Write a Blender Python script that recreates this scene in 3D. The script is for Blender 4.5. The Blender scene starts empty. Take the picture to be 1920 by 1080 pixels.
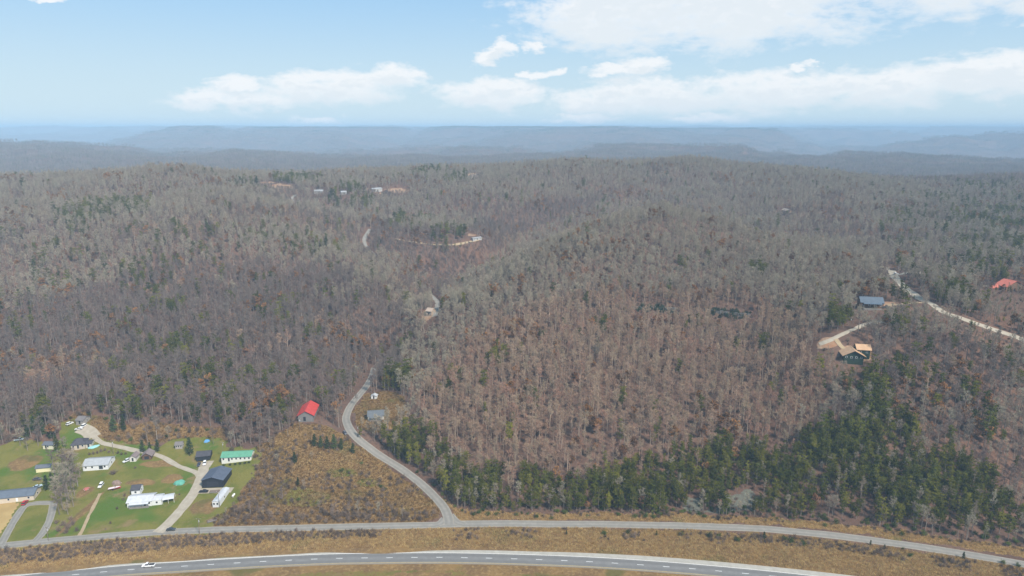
import bpy, math, random
import numpy as np
from mathutils import Vector, Matrix

random.seed(7)
R = math.radians
SC = bpy.context.scene
COL = SC.collection

# ------------------------------------------------------------------ camera
CAM_H, PITCH, FPX = 205.0, R(13.2), 1283.0          # metres above the highway, tilt, focal length (px of a 1920 frame)
cam_data = bpy.data.cameras.new('camera')
cam = bpy.data.objects.new('camera', cam_data)
COL.objects.link(cam)
cam.location = (0, 0, CAM_H)
cam.rotation_euler = (R(90) - PITCH, 0, 0)
cam_data.sensor_width = 36.0
cam_data.lens = 36.0 * FPX / 1920.0
cam_data.clip_start = 1.0
cam_data.clip_end = 40000.0
SC.camera = cam
SC.render.resolution_x, SC.render.resolution_y = 1024, 576

# ------------------------------------------------------------------ light
SUN_EL, SUN_AZ = R(46), R(140)                       # azimuth clockwise from +Y: behind the camera, to the right
SUN_STRENGTH, SUN_ANGLE, SKY_STRENGTH, EXPOSURE = 3.5, 8.0, 0.102, 0.9
world = bpy.data.worlds.new('World')
SC.world = world
world.use_nodes = True
sun_data = bpy.data.lights.new('sun', 'SUN')
sun_data.energy = SUN_STRENGTH
sun_data.angle = R(SUN_ANGLE)
sun_data.color = (1.0, 0.92, 0.81)
sun = bpy.data.objects.new('sun', sun_data)
COL.objects.link(sun)
sd = Vector((math.sin(SUN_AZ) * math.cos(SUN_EL), math.cos(SUN_AZ) * math.cos(SUN_EL), math.sin(SUN_EL)))
sun.rotation_euler = sd.to_track_quat('Z', 'Y').to_euler()
sun.location = sd * 500
vs = SC.view_settings
vs.view_transform = 'Standard'; vs.look = 'None'; vs.gamma = 1.0; vs.exposure = EXPOSURE
vs.use_curve_mapping = False
SC.render.engine = 'CYCLES'
SC.cycles.max_bounces = 4
SC.cycles.diffuse_bounces = 2
SC.cycles.glossy_bounces = 2
SC.cycles.transparent_max_bounces = 8
SC.cycles.volume_bounces = 0
SC.cycles.use_denoising = True
SC.cycles.use_adaptive_sampling = False


class NT:
    """small helper that writes a node tree"""
    def __init__(self, tree):
        self.t = tree
        tree.nodes.clear()

    def n(self, kind, **kw):
        nd = self.t.nodes.new(kind)
        for k, v in kw.items():
            setattr(nd, k, v)
        return nd

    def set(self, sock, v):
        if isinstance(v, bpy.types.NodeSocket):
            self.t.links.new(v, sock)
        elif isinstance(v, (tuple, list)) and len(v) == 3 and sock.type == 'RGBA':
            sock.default_value = (*v, 1)
        else:
            sock.default_value = v

    def math(self, op, a, b=None, c=None, clamp=False):
        m = self.n('ShaderNodeMath', operation=op, use_clamp=clamp)
        self.set(m.inputs[0], a)
        if b is not None: self.set(m.inputs[1], b)
        if c is not None: self.set(m.inputs[2], c)
        return m.outputs[0]

    def vmath(self, op, a, b=None):
        m = self.n('ShaderNodeVectorMath', operation=op)
        self.set(m.inputs[0], a)
        if b is not None: self.set(m.inputs[1], b)
        return m.outputs[0]

    def mix(self, fac, a, b, blend='MIX'):
        m = self.n('ShaderNodeMix', data_type='RGBA', blend_type=blend)
        self.set(m.inputs[0], fac); self.set(m.inputs[6], a); self.set(m.inputs[7], b)
        return m.outputs[2]

    def ramp(self, v, lo, hi, a=0.0, b=1.0, smooth=True):
        m = self.n('ShaderNodeMapRange', interpolation_type='SMOOTHSTEP' if smooth else 'LINEAR')
        self.set(m.inputs[0], v)
        for i, x in enumerate((lo, hi, a, b)): m.inputs[i + 1].default_value = x
        return m.outputs[0]

    def noise(self, vec, scale, detail=3.0, rough=0.55, dist=0.0, color=False):
        m = self.n('ShaderNodeTexNoise')
        self.set(m.inputs['Vector'], vec)
        m.inputs['Scale'].default_value = scale
        m.inputs['Detail'].default_value = detail
        m.inputs['Roughness'].default_value = rough
        m.inputs['Distortion'].default_value = dist
        return m.outputs['Color' if color else 'Fac']


# ------------------------------------------------------------------ sky with cumulus
def build_sky():
    w = NT(world.node_tree)
    sky = w.n('ShaderNodeTexSky', sky_type='NISHITA')
    sky.sun_disc = False
    sky.sun_elevation, sky.sun_rotation = SUN_EL, SUN_AZ
    sky.altitude = 300.0
    sky.air_density, sky.dust_density, sky.ozone_density = 1.0, 0.6, 1.2
    tc = w.n('ShaderNodeTexCoord')
    sep = w.n('ShaderNodeSeparateXYZ')
    w.set(sep.inputs[0], tc.outputs['Generated'])
    x, y, z = sep.outputs
    az = w.math('ARCTAN2', x, y)
    el = w.math('ARCSINE', z)
    comb = w.n('ShaderNodeCombineXYZ')
    w.set(comb.inputs[0], az); w.set(comb.inputs[1], w.math('MULTIPLY', el, 2.2)); comb.inputs[2].default_value = 3.1
    n1 = w.noise(comb.outputs[0], 11.0, 5.0, 0.6, 0.4)
    n2 = w.noise(comb.outputs[0], 42.0, 5.0, 0.6)
    pert = w.math('ADD', w.math('MULTIPLY', w.math('SUBTRACT', n1, 0.5), 3.0), w.math('MULTIPLY', w.math('SUBTRACT', n2, 0.5), 1.9))
    # (azimuth, elevation, half width, half height, softness) of single cumulus banks, degrees
    banks = [(14.5, 8.6, 13.0, 3.2), (24.0, 10.4, 10.5, 3.1), (34.0, 9.9, 11.0, 3.0), (6.0, 8.2, 5.0, 2.3), (11.0, 11.0, 9.0, 3.0),
             (-1.7, 5.5, 1.2, 0.6), (-0.7, 6.1, 1.1, 0.8), (1.4, 6.2, 0.9, 0.6), (2.1, 6.4, 0.6, 0.4), (1.6, 4.0, 1.1, 0.35), (2.8, 4.2, 0.9, 0.4),
             (11.0, 2.4, 7.0, 1.5), (19.0, 2.6, 7.0, 1.6), (27.0, 2.8, 6.0, 1.5), (34.0, 3.4, 5.5, 1.5), (7.0, 2.0, 4.0, 1.1),
             (-1.6, 2.5, 4.4, 1.2), (-13.5, 2.9, 6.2, 1.4), (-9.6, 3.8, 2.6, 1.2), (-20.8, 3.2, 1.8, 0.6), (-21.0, 2.0, 5.2, 0.9),
             (-32.2, 8.2, 0.7, 0.3), (-31.6, 8.4, 0.5, 0.3), (8.5, 4.4, 2.6, 0.5), (11.0, 4.9, 2.2, 0.6), (-15.0, 0.5, 2.5, 0.4), (15.0, 0.7, 3.5, 0.4), (21.6, 4.4, 0.9, 0.25), (22.6, 4.6, 0.8, 0.3),
             (5.5, 0.6, 2.5, 0.35), (36.0, 6.5, 1.0, 0.3)]
    warp = w.noise(comb.outputs[0], 26.0, 4.0, 0.62, 0.0, True)
    wsep = w.n('ShaderNodeSeparateXYZ'); w.set(wsep.inputs[0], warp)
    wx, wy = w.math('SUBTRACT', wsep.outputs[0], 0.5), w.math('SUBTRACT', wsep.outputs[1], 0.5)

    def field(shift):
        dens = None
        ae = w.n('ShaderNodeCombineXYZ')
        w.set(ae.inputs[0], w.math('MULTIPLY_ADD', wx, R(4.5), az)); w.set(ae.inputs[1], w.math('MULTIPLY_ADD', wy, R(2.0), w.math('ADD', el, R(shift)) if shift else el))
        for a0, e0, ra, re in banks:
            ma = w.n('ShaderNodeVectorMath', operation='MULTIPLY_ADD')
            w.set(ma.inputs[0], ae.outputs[0])
            ma.inputs[1].default_value = (1 / R(ra), 1 / R(re), 0); ma.inputs[2].default_value = (-a0 / ra, -e0 / re, 0)
            dt = w.n('ShaderNodeVectorMath', operation='DOT_PRODUCT')
            w.set(dt.inputs[0], ma.outputs[0]); w.set(dt.inputs[1], ma.outputs[0])
            q = dt.outputs['Value']
            dens = q if dens is None else w.math('SMOOTH_MIN', dens, q, 0.35)
        dens = w.math('SUBTRACT', 1.0, dens)
        dens = w.math('MINIMUM', w.math('MAXIMUM', dens, -1.6), 0.9)
        return w.math('ADD', dens, pert)
    # the rest of the sky: the same kind of broken cumulus further round and overhead
    proj = w.n('ShaderNodeCombineXYZ')
    zz = w.math('ADD', w.math('MAXIMUM', z, 0.0), 0.12)
    w.set(proj.inputs[0], w.math('DIVIDE', x, zz)); w.set(proj.inputs[1], w.math('DIVIDE', y, zz))
    over = w.noise(proj.outputs[0], 0.9, 3.0, 0.55)
    aside = w.ramp(w.math('ABSOLUTE', az), R(40), R(52))
    high = w.ramp(el, R(14), R(22))
    rest = w.math('MULTIPLY', w.math('MAXIMUM', aside, high), w.ramp(over, 0.52, 0.68))
    here, above = field(0.0), field(0.75)
    cl = w.ramp(here, -0.5, 0.95)
    cl = w.math('MAXIMUM', cl, rest)
    up = w.ramp(el, R(-0.2), R(0.4))
    cl = w.math('MULTIPLY', w.math('MULTIPLY', cl, up), 0.9)
    foot = w.ramp(w.math('ADD', above, w.math('MULTIPLY', w.math('SUBTRACT', n2, 0.5), 1.6)), 0.1, 1.1)
    white = w.mix(foot, (5.15, 5.17, 5.2), (4.45, 4.68, 4.86))
    # high thin veil that pales the blue
    veil = w.ramp(el, R(0), R(16), 0.97, 0.80)
    base = w.mix(veil, sky.outputs[0], w.mix(w.ramp(el, R(0), R(13)), (3.3, 4.1, 4.5), (1.62, 2.95, 4.4)))
    colr = w.mix(cl, base, white)
    bg = w.n('ShaderNodeBackground')
    w.set(bg.inputs[0], colr); bg.inputs[1].default_value = SKY_STRENGTH
    out = w.n('ShaderNodeOutputWorld')
    w.t.links.new(bg.outputs[0], out.inputs[0])


build_sky()
world.cycles.sampling_method = 'MANUAL'
world.cycles.sample_map_resolution = 512

# ------------------------------------------------------------------ terrain
SP, CP = math.sin(PITCH), math.cos(PITCH)


def ray(u, v):
    """direction per unit of depth for a point of the photograph"""
    p, q = (u - 960.0) / FPX, (v - 540.0) / FPX
    return p, CP - q * SP, -SP - q * CP


CTRL = []


def cd(u, v, d, h=0.0):
    rx, ry, rz = ray(u, v)
    CTRL.append((rx * d, ry * d, CAM_H + rz * d - h))


def cz(u, v, z):
    rx, ry, rz = ray(u, v)
    d = (z - CAM_H) / rz
    CTRL.append((rx * d, ry * d, z))


# valley floor: highway, frontage road, yards
for a in range(-60, 61, 12):
    for r_, z_ in ((60, -2.0), (150, -1.2), (230, -0.6)):
        CTRL.append((r_ * math.sin(R(a)), r_ * math.cos(R(a)), z_))
for u, v in ((-250, 1100), (0, 1077), (200, 1064), (400, 1054), (600, 1044), (800, 1040), (1000, 1044), (1200, 1056), (1400, 1072), (1600, 1095), (1900, 1140), (2200, 1180)):
    cz(u, v, 0.0)
for u, v in ((-250, 1045), (0, 1024), (200, 1005), (400, 994), (600, 989), (800, 985), (1000, 982), (1200, 984), (1400, 990), (1550, 1003), (1700, 1022), (1850, 1045), (2000, 1070), (2300, 1120)):
    cz(u, v, 1.6)
for u in (-150, 0, 130, 260, 390):
    cz(u, 950, 2.2); cz(u, 900, 3.6); cz(u, 860, 5.4); cz(u, 820, 8.5)
    cz(u, 785, 13.0)
cz(460, 870, 6.0); cz(470, 930, 3.5)
for u, v, z in ((540, 950, 2.6), (680, 950, 2.6), (790, 950, 2.4), (540, 900, 5.0), (700, 900, 4.5), (560, 850, 9.5), (640, 850, 9.0), (700, 850, 8.0),
                (560, 805, 15), (620, 805, 14.0), (585, 782, 18), (648, 785, 14.0), (690, 725, 17.0), (703, 785, 17.5), (760, 800, 13), (820, 900, 4.0)):
    cz(u, v, z)
# left hill
for u in (-220, 0, 150, 300, 430):
    s = 6 * math.sin(u * 0.021)
    cd(u, 700, 505 + s, 10); cd(u, 650, 547 + s, 12); cd(u, 600, 590 + s, 12); cd(u, 550, 640, 12); cd(u, 500, 700, 12)
    cd(u, 450, 755, 12); cd(u, 400, 835, 13); cd(u, 362, 940, 14)
for u, v, d, h in ((-200, 335, 1060, 17), (0, 328, 1070, 17), (120, 324, 1080, 17), (250, 311, 1100, 17), (350, 312, 1110, 17), (425, 322, 1130, 17),
                   (600, 690, 515, 11), (600, 640, 560, 12), (600, 560, 640, 12), (620, 500, 700, 12), (690, 500, 670, 14), (765, 560, 605, 14),
                   (560, 440, 800, 12), (640, 440, 800, 13), (740, 640, 592, 9), (762, 600, 645, 9), (700, 560, 630, 13)):
    cd(u, v, d, h)
# the hollow with its road, and the upper clearings
for u, v, d in ((815, 580, 690), (806, 560, 720), (705, 480, 815), (684, 460, 855), (690, 437, 905), (690, 408, 990), (640, 402, 1030), (560, 380, 1080), (548, 370, 1100),
                (520, 349, 1150), (598, 361, 1140), (645, 363, 1130), (708, 357, 1180), (760, 356, 1190), (890, 331, 1280), (893, 451, 890), (800, 458, 870), (885, 438, 920)):
    cd(u, v, d)
for u, v, d, h in ((480, 322, 1330, 17), (600, 316, 1400, 17), (720, 312, 1420, 17), (850, 306, 1420, 17), (830, 400, 1060, 12), (830, 500, 830, 12), (880, 490, 860, 12),
                   (960, 455, 920, 12), (1000, 410, 1040, 12), (1000, 340, 1200, 14), (940, 365, 1100, 12), (1000, 300, 1380, 17), (1100, 292, 1400, 17), (1200, 300, 1400, 17), (1300, 291, 1400, 17),
                   (1100, 330, 1250, 14), (1220, 340, 1240, 14), (1380, 306, 1350, 17), (1500, 310, 1300, 17), (1400, 345, 1180, 14), (1600, 325, 1280, 17),
                   (1700, 340, 1250, 17), (1800, 350, 1220, 17), (1920, 325, 1280, 17), (2100, 315, 1280, 17), (1800, 400, 950, 13), (1600, 400, 930, 13), (1475, 398, 1000, 1),
                   (1510, 450, 820, 12), (1620, 460, 760, 12), (1720, 455, 780, 12), (1850, 450, 750, 12), (2050, 450, 760, 12), (1750, 500, 660, 10), (1860, 500, 650, 8)):
    cd(u, v, d, h)
for u, d, z in ((1300, 1010, 58), (1200, 980, 52), (1080, 930, 45), (980, 820, 38), (900, 740, 34), (1400, 960, 66)):        # hidden saddle behind the right hill
    rx, ry, rz = ray(u, 400)
    CTRL.append((rx * d, ry * d, z))
# right hill: steep front, bench above the ledge, top
for u, dd in ((1000, 4), (1140, 0), (1270, 0), (1380, 0)):
    cd(u, 600, 545 + dd, 10); cd(u, 650, 505 + dd, 10); cd(u, 700, 470 + dd, 10); cd(u, 800, 420 + dd, 10); cd(u, 880, 390, 9); cz(u, 955, 3.0)
for u, v, d, h in ((1270, 376, 800, 16), (1270, 430, 725, 12), (1270, 500, 645, 12), (1270, 563, 578, 8), (1150, 560, 580, 9), (1150, 500, 635, 12), (1150, 404, 765, 15), (1050, 445, 705, 15),
                   (950, 490, 642, 15), (880, 535, 600, 15), (842, 575, 566, 13), (900, 600, 552, 11), (850, 680, 508, 11), (800, 720, 480, 9),
                   (1450, 560, 562, 8), (1450, 480, 655, 12), (1450, 650, 490, 10), (1450, 750, 440, 10), (1400, 420, 745, 13), (880, 800, 425, 9), (900, 720, 468, 10)):
    cd(u, v, d, h)
for u, v, d in ((1635, 572, 520), (1601, 676, 455), (1750, 582, 508), (1900, 630, 475), (1680, 522, 582), (1720, 556, 545), (1903, 540, 600), (2050, 680, 450), (1545, 640, 470)):
    cd(u, v, d)
for u, v, d, h in ((1600, 750, 420, 10), (1600, 850, 385, 9), (1850, 720, 428, 10), (1880, 850, 385, 9), (2100, 850, 400, 9), (1740, 800, 400, 10)):
    cd(u, v, d, h)
cz(1500, 965, 3.0); cz(1650, 985, 3.0); cz(1850, 1010, 3.0); cz(2100, 1040, 3.0)
# hidden valley behind, then the plateau ridges
for u in (-400, 0, 400, 800, 1200, 1600, 2000, 2400):
    rx, ry, rz = ray(u, 300)
    CTRL.append((rx * 1750, ry * 1750, 50.0)); CTRL.append((rx * 3200, ry * 3200, 58.0))
    for dd in (19500, 28000):
        CTRL.append((rx * dd, ry * dd, 190.0))
for u, v, d in ((380, 240, 7052), (500, 240, 7280), (600, 242, 7150), (660, 250, 7280), (725, 262, 7280), (800, 260, 7280), (870, 250, 7280), (950, 245, 7280), (1100, 243, 7280), (1250, 243, 7280), (1390, 243, 7052), (330, 243, 6939),
                (380, 300, 5119), (560, 300, 5119), (760, 300, 5119), (950, 296, 5119), (1150, 290, 5232), (1350, 290, 5232),
                (420, 268, 6256), (600, 272, 6110), (720, 282, 5980), (800, 282, 5980), (1000, 265, 6256), (1200, 262, 6256), (1380, 262, 6256),
                (60, 305, 5232), (200, 300, 5346), (60, 280, 6825), (150, 268, 9782), (60, 262, 10465), (200, 278, 9100), (0, 243, 13650), (120, 241, 13650), (250, 243, 13650), (-200, 245, 13650),
                (200, 278, 6484), (265, 258, 6711), (1430, 250, 7052), (1480, 268, 7052), (1540, 275, 7508), (1500, 252, 11830), (1700, 250, 11830), (1450, 242, 15925), (1600, 238, 15925), (1750, 237, 15925), (1920, 237, 15925), (2200, 237, 15925),
                (1600, 292, 6142), (1700, 278, 6029), (1800, 262, 5915), (1920, 254, 5801), (2100, 250, 5915), (1650, 318, 4891), (1850, 300, 4664), (1500, 310, 5005), (400, 239, 11375), (800, 241, 11375), (1200, 241, 11375), (2000, 300, 4664)):
    cd(u, v, d, 10 if d < 9000 else 14)

C = np.array(CTRL)


def lp(x, y):
    return np.arctan2(x, y), np.log(np.hypot(x, y))


def fit():
    th, s = lp(C[:, 0], C[:, 1])
    n = len(C)
    dr = np.hypot(th[:, None] - th[None], s[:, None] - s[None]) + 1e-9
    K = dr ** 2 * np.log(dr) + np.eye(n) * 2e-4
    P = np.c_[np.ones(n), th, s]
    A = np.block([[K, P], [P.T, np.zeros((3, 3))]])
    w = np.linalg.solve(A, np.r_[C[:, 2], 0, 0, 0])
    return th, s, w[:n], w[n:]


TH, TS, TW, TP = fit()
_rng = np.random.RandomState(11)
_LAT = _rng.rand(256, 256)


def vnoise(x, y):
    xi, yi = np.floor(x).astype(int), np.floor(y).astype(int)
    fx, fy = x - xi, y - yi
    fx = fx * fx * fx * (fx * (fx * 6 - 15) + 10); fy = fy * fy * fy * (fy * (fy * 6 - 15) + 10)
    g = lambda a, b: _LAT[a & 255, b & 255]
    return (g(xi, yi) * (1 - fx) + g(xi + 1, yi) * fx) * (1 - fy) + (g(xi, yi + 1) * (1 - fx) + g(xi + 1, yi + 1) * fx) * fy


def fbm(x, y, o=4):
    s, a, t = 0, 1.0, 0
    for i in range(o):
        s = s + a * vnoise(x * 2 ** i + 17.3 * i, y * 2 ** i + 5.1 * i); t += a; a *= 0.5
    return s / t


def sstep(x, a, b):
    t = np.clip((x - a) / (b - a), 0, 1)
    return t * t * (3 - 2 * t)


def terrain(x, y):
    x = np.atleast_1d(np.asarray(x, float)); y = np.atleast_1d(np.asarray(y, float))
    out = np.empty(x.shape)
    fx, fy, fo = x.ravel(), y.ravel(), out.ravel()
    for i in range(0, fx.size, 20000):
        sl = slice(i, i + 20000)
        th, s = lp(fx[sl], fy[sl])
        d2 = (th[:, None] - TH[None]) ** 2 + (s[:, None] - TS[None]) ** 2 + 1e-18
        fo[sl] = (d2 * 0.5 * np.log(d2)) @ TW + TP[0] + TP[1] * th + TP[2] * s
    r = np.hypot(fx, fy)
    near = sstep(r, 470, 640)
    fo += near * (fbm(fx / 95, fy / 95, 3) - 0.5) * 19 * (1 - 0.4 * sstep(r, 1200, 1500))
    far = sstep(r, 2600, 4300)
    rg = np.abs(2 * fbm(fx / 1700 + 3.3, fy / 1700 + 8.1, 2) - 1) * 2.2          # 0 along the creeks
    rg = np.minimum(rg, 1.0) + 0.6 * (1 - np.abs(2 * fbm(fx / 520 + 1.3, fy / 520 + 4.1, 3) - 1) * 2)
    fo += far * (rg - 0.78) * (115 + 45 * sstep(r, 8000, 12000))
    cap = 188 + 12 * sstep(r, 8500, 14000) + (fbm(fx / 1100 + 5, fy / 1100, 4) - 0.5) * (72 + 30 * sstep(r, 8500, 14000))
    k = 9.0
    h = np.clip(0.5 + 0.5 * (cap - fo) / k, 0, 1)                # smooth minimum: flat plateau tops
    sm = cap * (1 - h) + fo * h - k * h * (1 - h)
    fo[:] = fo * (1 - far) + sm * far
    return fo.reshape(x.shape)


def tz(x, y):
    return float(terrain(x, y)[0])


HWPX = ((-120, 1110), (40, 1088), (142, 1078), (242, 1069), (341, 1062.5), (437, 1056.7), (531, 1051.7), (624, 1048), (716, 1046.4), (808, 1046), (898, 1047), (991, 1049.4), (1084, 1053), (1175, 1058), (1271, 1065), (1370, 1073.5), (1470, 1083.5), (1600, 1098), (1800, 1124))
_DS = np.r_[np.arange(230, 700, 1.5), np.geomspace(700, 19000, 1100)]


def G(u, v):
    """the ground point seen at a point of the photograph"""
    rx, ry, rz = ray(u, v)
    x, y, z = rx * _DS, ry * _DS, CAM_H + rz * _DS
    dz = z - terrain(x, y)
    i = int(np.argmax(dz < 0))
    i = max(i, 1)
    t = dz[i - 1] / (dz[i - 1] - dz[i] + 1e-9)
    d = _DS[i - 1] + t * (_DS[i] - _DS[i - 1])
    return Vector((rx * d, ry * d, tz(rx * d, ry * d)))


def pix(x, y, z):
    """where world points fall in the photograph"""
    dy = y * CP - (z - CAM_H) * SP
    up = y * SP + (z - CAM_H) * CP
    return 960 + FPX * x / dy, 540 - FPX * up / dy, dy


def inpoly(u, v, poly):
    ins = np.zeros(np.shape(u), bool)
    n = len(poly)
    for i in range(n):
        x1, y1 = poly[i]; x2, y2 = poly[(i + 1) % n]
        c = ((y1 > v) != (y2 > v)) & (u < (x2 - x1) * (v - y1) / ((y2 - y1) or 1e-9) + x1)
        ins ^= c
    return ins


# zones, outlined where they lie (projected on to the ground)
YARD = [(-300, 870), (0, 838), (45, 818), (80, 832), (108, 836), (118, 806), (112, 792), (150, 782), (170, 800), (190, 822), (255, 833), (300, 838), (322, 822), (372, 818), (425, 826), (425, 842), (480, 838), (492, 856), (478, 890), (452, 925), (432, 952), (400, 978), (398, 1000), (-300, 1055)]
BRUSH = [(480, 838), (520, 815), (556, 792), (600, 796), (648, 816), (700, 858), (780, 912), (826, 955), (826, 972), (780, 982), (398, 1000), (400, 975), (432, 952), (452, 925), (478, 890), (492, 856)]
BANK = [(118, 790), (140, 772), (165, 772), (230, 798), (300, 790), (352, 800), (425, 800), (425, 828), (372, 818), (322, 826), (255, 836), (190, 824), (165, 800)]
VERGE = [(-300, 1060), (0, 1030), (200, 1012), (400, 1000), (800, 990), (1000, 989), (1250, 993), (1450, 1001), (1650, 1024), (1850, 1053), (2200, 1110), (2200, 1170), (1600, 1078), (1400, 1061), (1200, 1045), (1000, 1032), (800, 1029), (600, 1032), (400, 1042), (200, 1058), (0, 1076), (-300, 1110)]
NVERGE = [(860, 976), (1000, 975), (1250, 978), (1450, 984), (1650, 1006), (1850, 1034), (2200, 1090), (2200, 1076), (1850, 1018), (1650, 990), (1450, 972), (1250, 962), (1000, 962), (860, 955), (830, 930)]
STRAW = [(-200, 950), (0, 938), (38, 944), (2, 1000), (-60, 1030), (-200, 1050)]
GHOUSE = [(672, 800), (662, 770), (684, 742), (718, 730), (760, 742), (765, 772), (735, 800), (700, 812)]
PINES = [(716, 838), (750, 795), (795, 822), (845, 880), (870, 900), (940, 912), (1010, 905), (1060, 912), (1120, 895), (1200, 868), (1300, 862), (1345, 838), (1400, 850), (1450, 862), (1505, 835), (1560, 822), (1600, 808), (1640, 770), (1700, 795), (1740, 845), (1800, 885), (1850, 895), (1880, 950), (1925, 985), (2300, 1050), (2300, 1060), (1850, 1016), (1650, 988), (1450, 970), (1250, 960), (1000, 960), (862, 952), (800, 905), (730, 858)]
ROCKFACE = [(1275, 955), (1280, 935), (1312, 935), (1318, 955), (1352, 950), (1358, 928), (1400, 918), (1425, 932), (1420, 955), (1380, 962), (1300, 960)]


def zone(x, y, z, poly, jit=5.0):
    u, v, d = pix(x, y, z)
    j = jit * 2
    u = u + j * (fbm(x / 7.0, y / 7.0, 3) - 0.5) * 2
    v = v + j * 0.6 * (fbm(x / 7.0 + 40, y / 7.0, 3) - 0.5) * 2
    return inpoly(u, v, poly)


CLEAR = []            # (x, y, radius x, radius y) open dirt pads and rooms kept free of trees


def clear_at(u, v, rx_, ry_):
    g = G(u, v)
    CLEAR.append((g.x, g.y, rx_, ry_))
    return g


DIRT = []
for u, v, a, b in ((527, 350, 20, 13), (503, 343, 13, 9), (745, 357, 22, 6), (700, 358, 12, 8), (890, 329, 13, 18), (885, 440, 5, 7), (1471, 396, 6, 9), (803, 588, 5, 8),
                   (1300, 412, 14, 3), (1655, 572, 8, 5), (1606, 664, 9, 6), (1880, 538, 12, 5), (1553, 640, 7, 5)):
    g = clear_at(u, v, a, b); DIRT.append((g.x, g.y, a, b))


def ell(x, y, lst):
    m = np.zeros(np.shape(x))
    for cx, cy, a, b in lst:
        w = fbm(x / 9.0 + 3, y / 9.0, 3) - 0.5
        m = np.maximum(m, np.clip(1.6 - ((x - cx) / a) ** 2 - ((y - cy) / b) ** 2 + w * 1.2, 0, 0.6) / 0.6)
    return m

# ------------------------------------------------------------------ materials
MATS = {}


def mat(name, col, rough=0.85, metal=0.0, spec=0.2, var=0.10, scale=2.0, bump=0.0):
    """plain procedural surface: base colour with object-space mottling"""
    if name in MATS: return MATS[name]
    m = bpy.data.materials.new(name); m.use_nodes = True
    t = NT(m.node_tree)
    out = t.n('ShaderNodeOutputMaterial')
    p = t.n('ShaderNodeBsdfPrincipled')
    geo = t.n('ShaderNodeNewGeometry')
    nz = t.noise(geo.outputs['Position'], scale, 4.0, 0.6)
    k = t.ramp(nz, 0.25, 0.75, 1 - var, 1 + var, False)
    vm = t.n('ShaderNodeVectorMath', operation='SCALE')
    vm.inputs[0].default_value = col
    t.set(vm.inputs['Scale'], k)
    t.set(p.inputs['Base Color'], vm.outputs[0])
    p.inputs['Roughness'].default_value = rough
    p.inputs['Metallic'].default_value = metal
    p.inputs['Specular IOR Level'].default_value = spec
    if bump:
        b = t.n('ShaderNodeBump'); b.inputs['Strength'].default_value = bump
        t.set(b.inputs['Height'], nz); t.set(p.inputs['Normal'], b.outputs[0])
    t.t.links.new(p.outputs[0], out.inputs[0])
    MATS[name] = m
    return m


def plant_mat(name, cols, rough=0.9, trans=0.0, span=70.0, val=0.35):
    """foliage / bark: hue drifts over the hillside and from plant to plant"""
    m = bpy.data.materials.new(name); m.use_nodes = True
    t = NT(m.node_tree)
    out = t.n('ShaderNodeOutputMaterial')
    oi = t.n('ShaderNodeObjectInfo')
    drift = t.noise(oi.outputs['Location'], 1.0 / span, 3.0, 0.6)
    rnd = oi.outputs['Random']
    f = t.math('ADD', t.math('MULTIPLY', t.math('SUBTRACT', drift, 0.5), 2.2), rnd)
    cr = t.n('ShaderNodeValToRGB')
    e = cr.color_ramp.elements
    e[0].position = 0.0; e[0].color = (*cols[0], 1)
    e[1].position = 1.0; e[1].color = (*cols[-1], 1)
    for i, c in enumerate(cols[1:-1]):
        ne = e.new((i + 1) / (len(cols) - 1)); ne.color = (*c, 1)
    t.set(cr.inputs[0], f)
    r2 = t.math('FRACT', t.math('MULTIPLY', rnd, 37.13))
    vm = t.n('ShaderNodeVectorMath', operation='SCALE')
    t.set(vm.inputs[0], cr.outputs[0]); t.set(vm.inputs['Scale'], t.ramp(r2, 0, 1, 1 - val, 1 + val, False))
    d = t.n('ShaderNodeBsdfDiffuse')
    t.set(d.inputs[0], vm.outputs[0])
    sh = d.outputs[0]
    if trans:
        tr = t.n('ShaderNodeBsdfTranslucent'); t.set(tr.inputs[0], vm.outputs[0])
        mx = t.n('ShaderNodeMixShader'); mx.inputs[0].default_value = trans
        t.t.links.new(sh, mx.inputs[1]); t.t.links.new(tr.outputs[0], mx.inputs[2]); sh = mx.outputs[0]
    t.t.links.new(sh, out.inputs[0])
    MATS[name] = m
    return m


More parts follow.
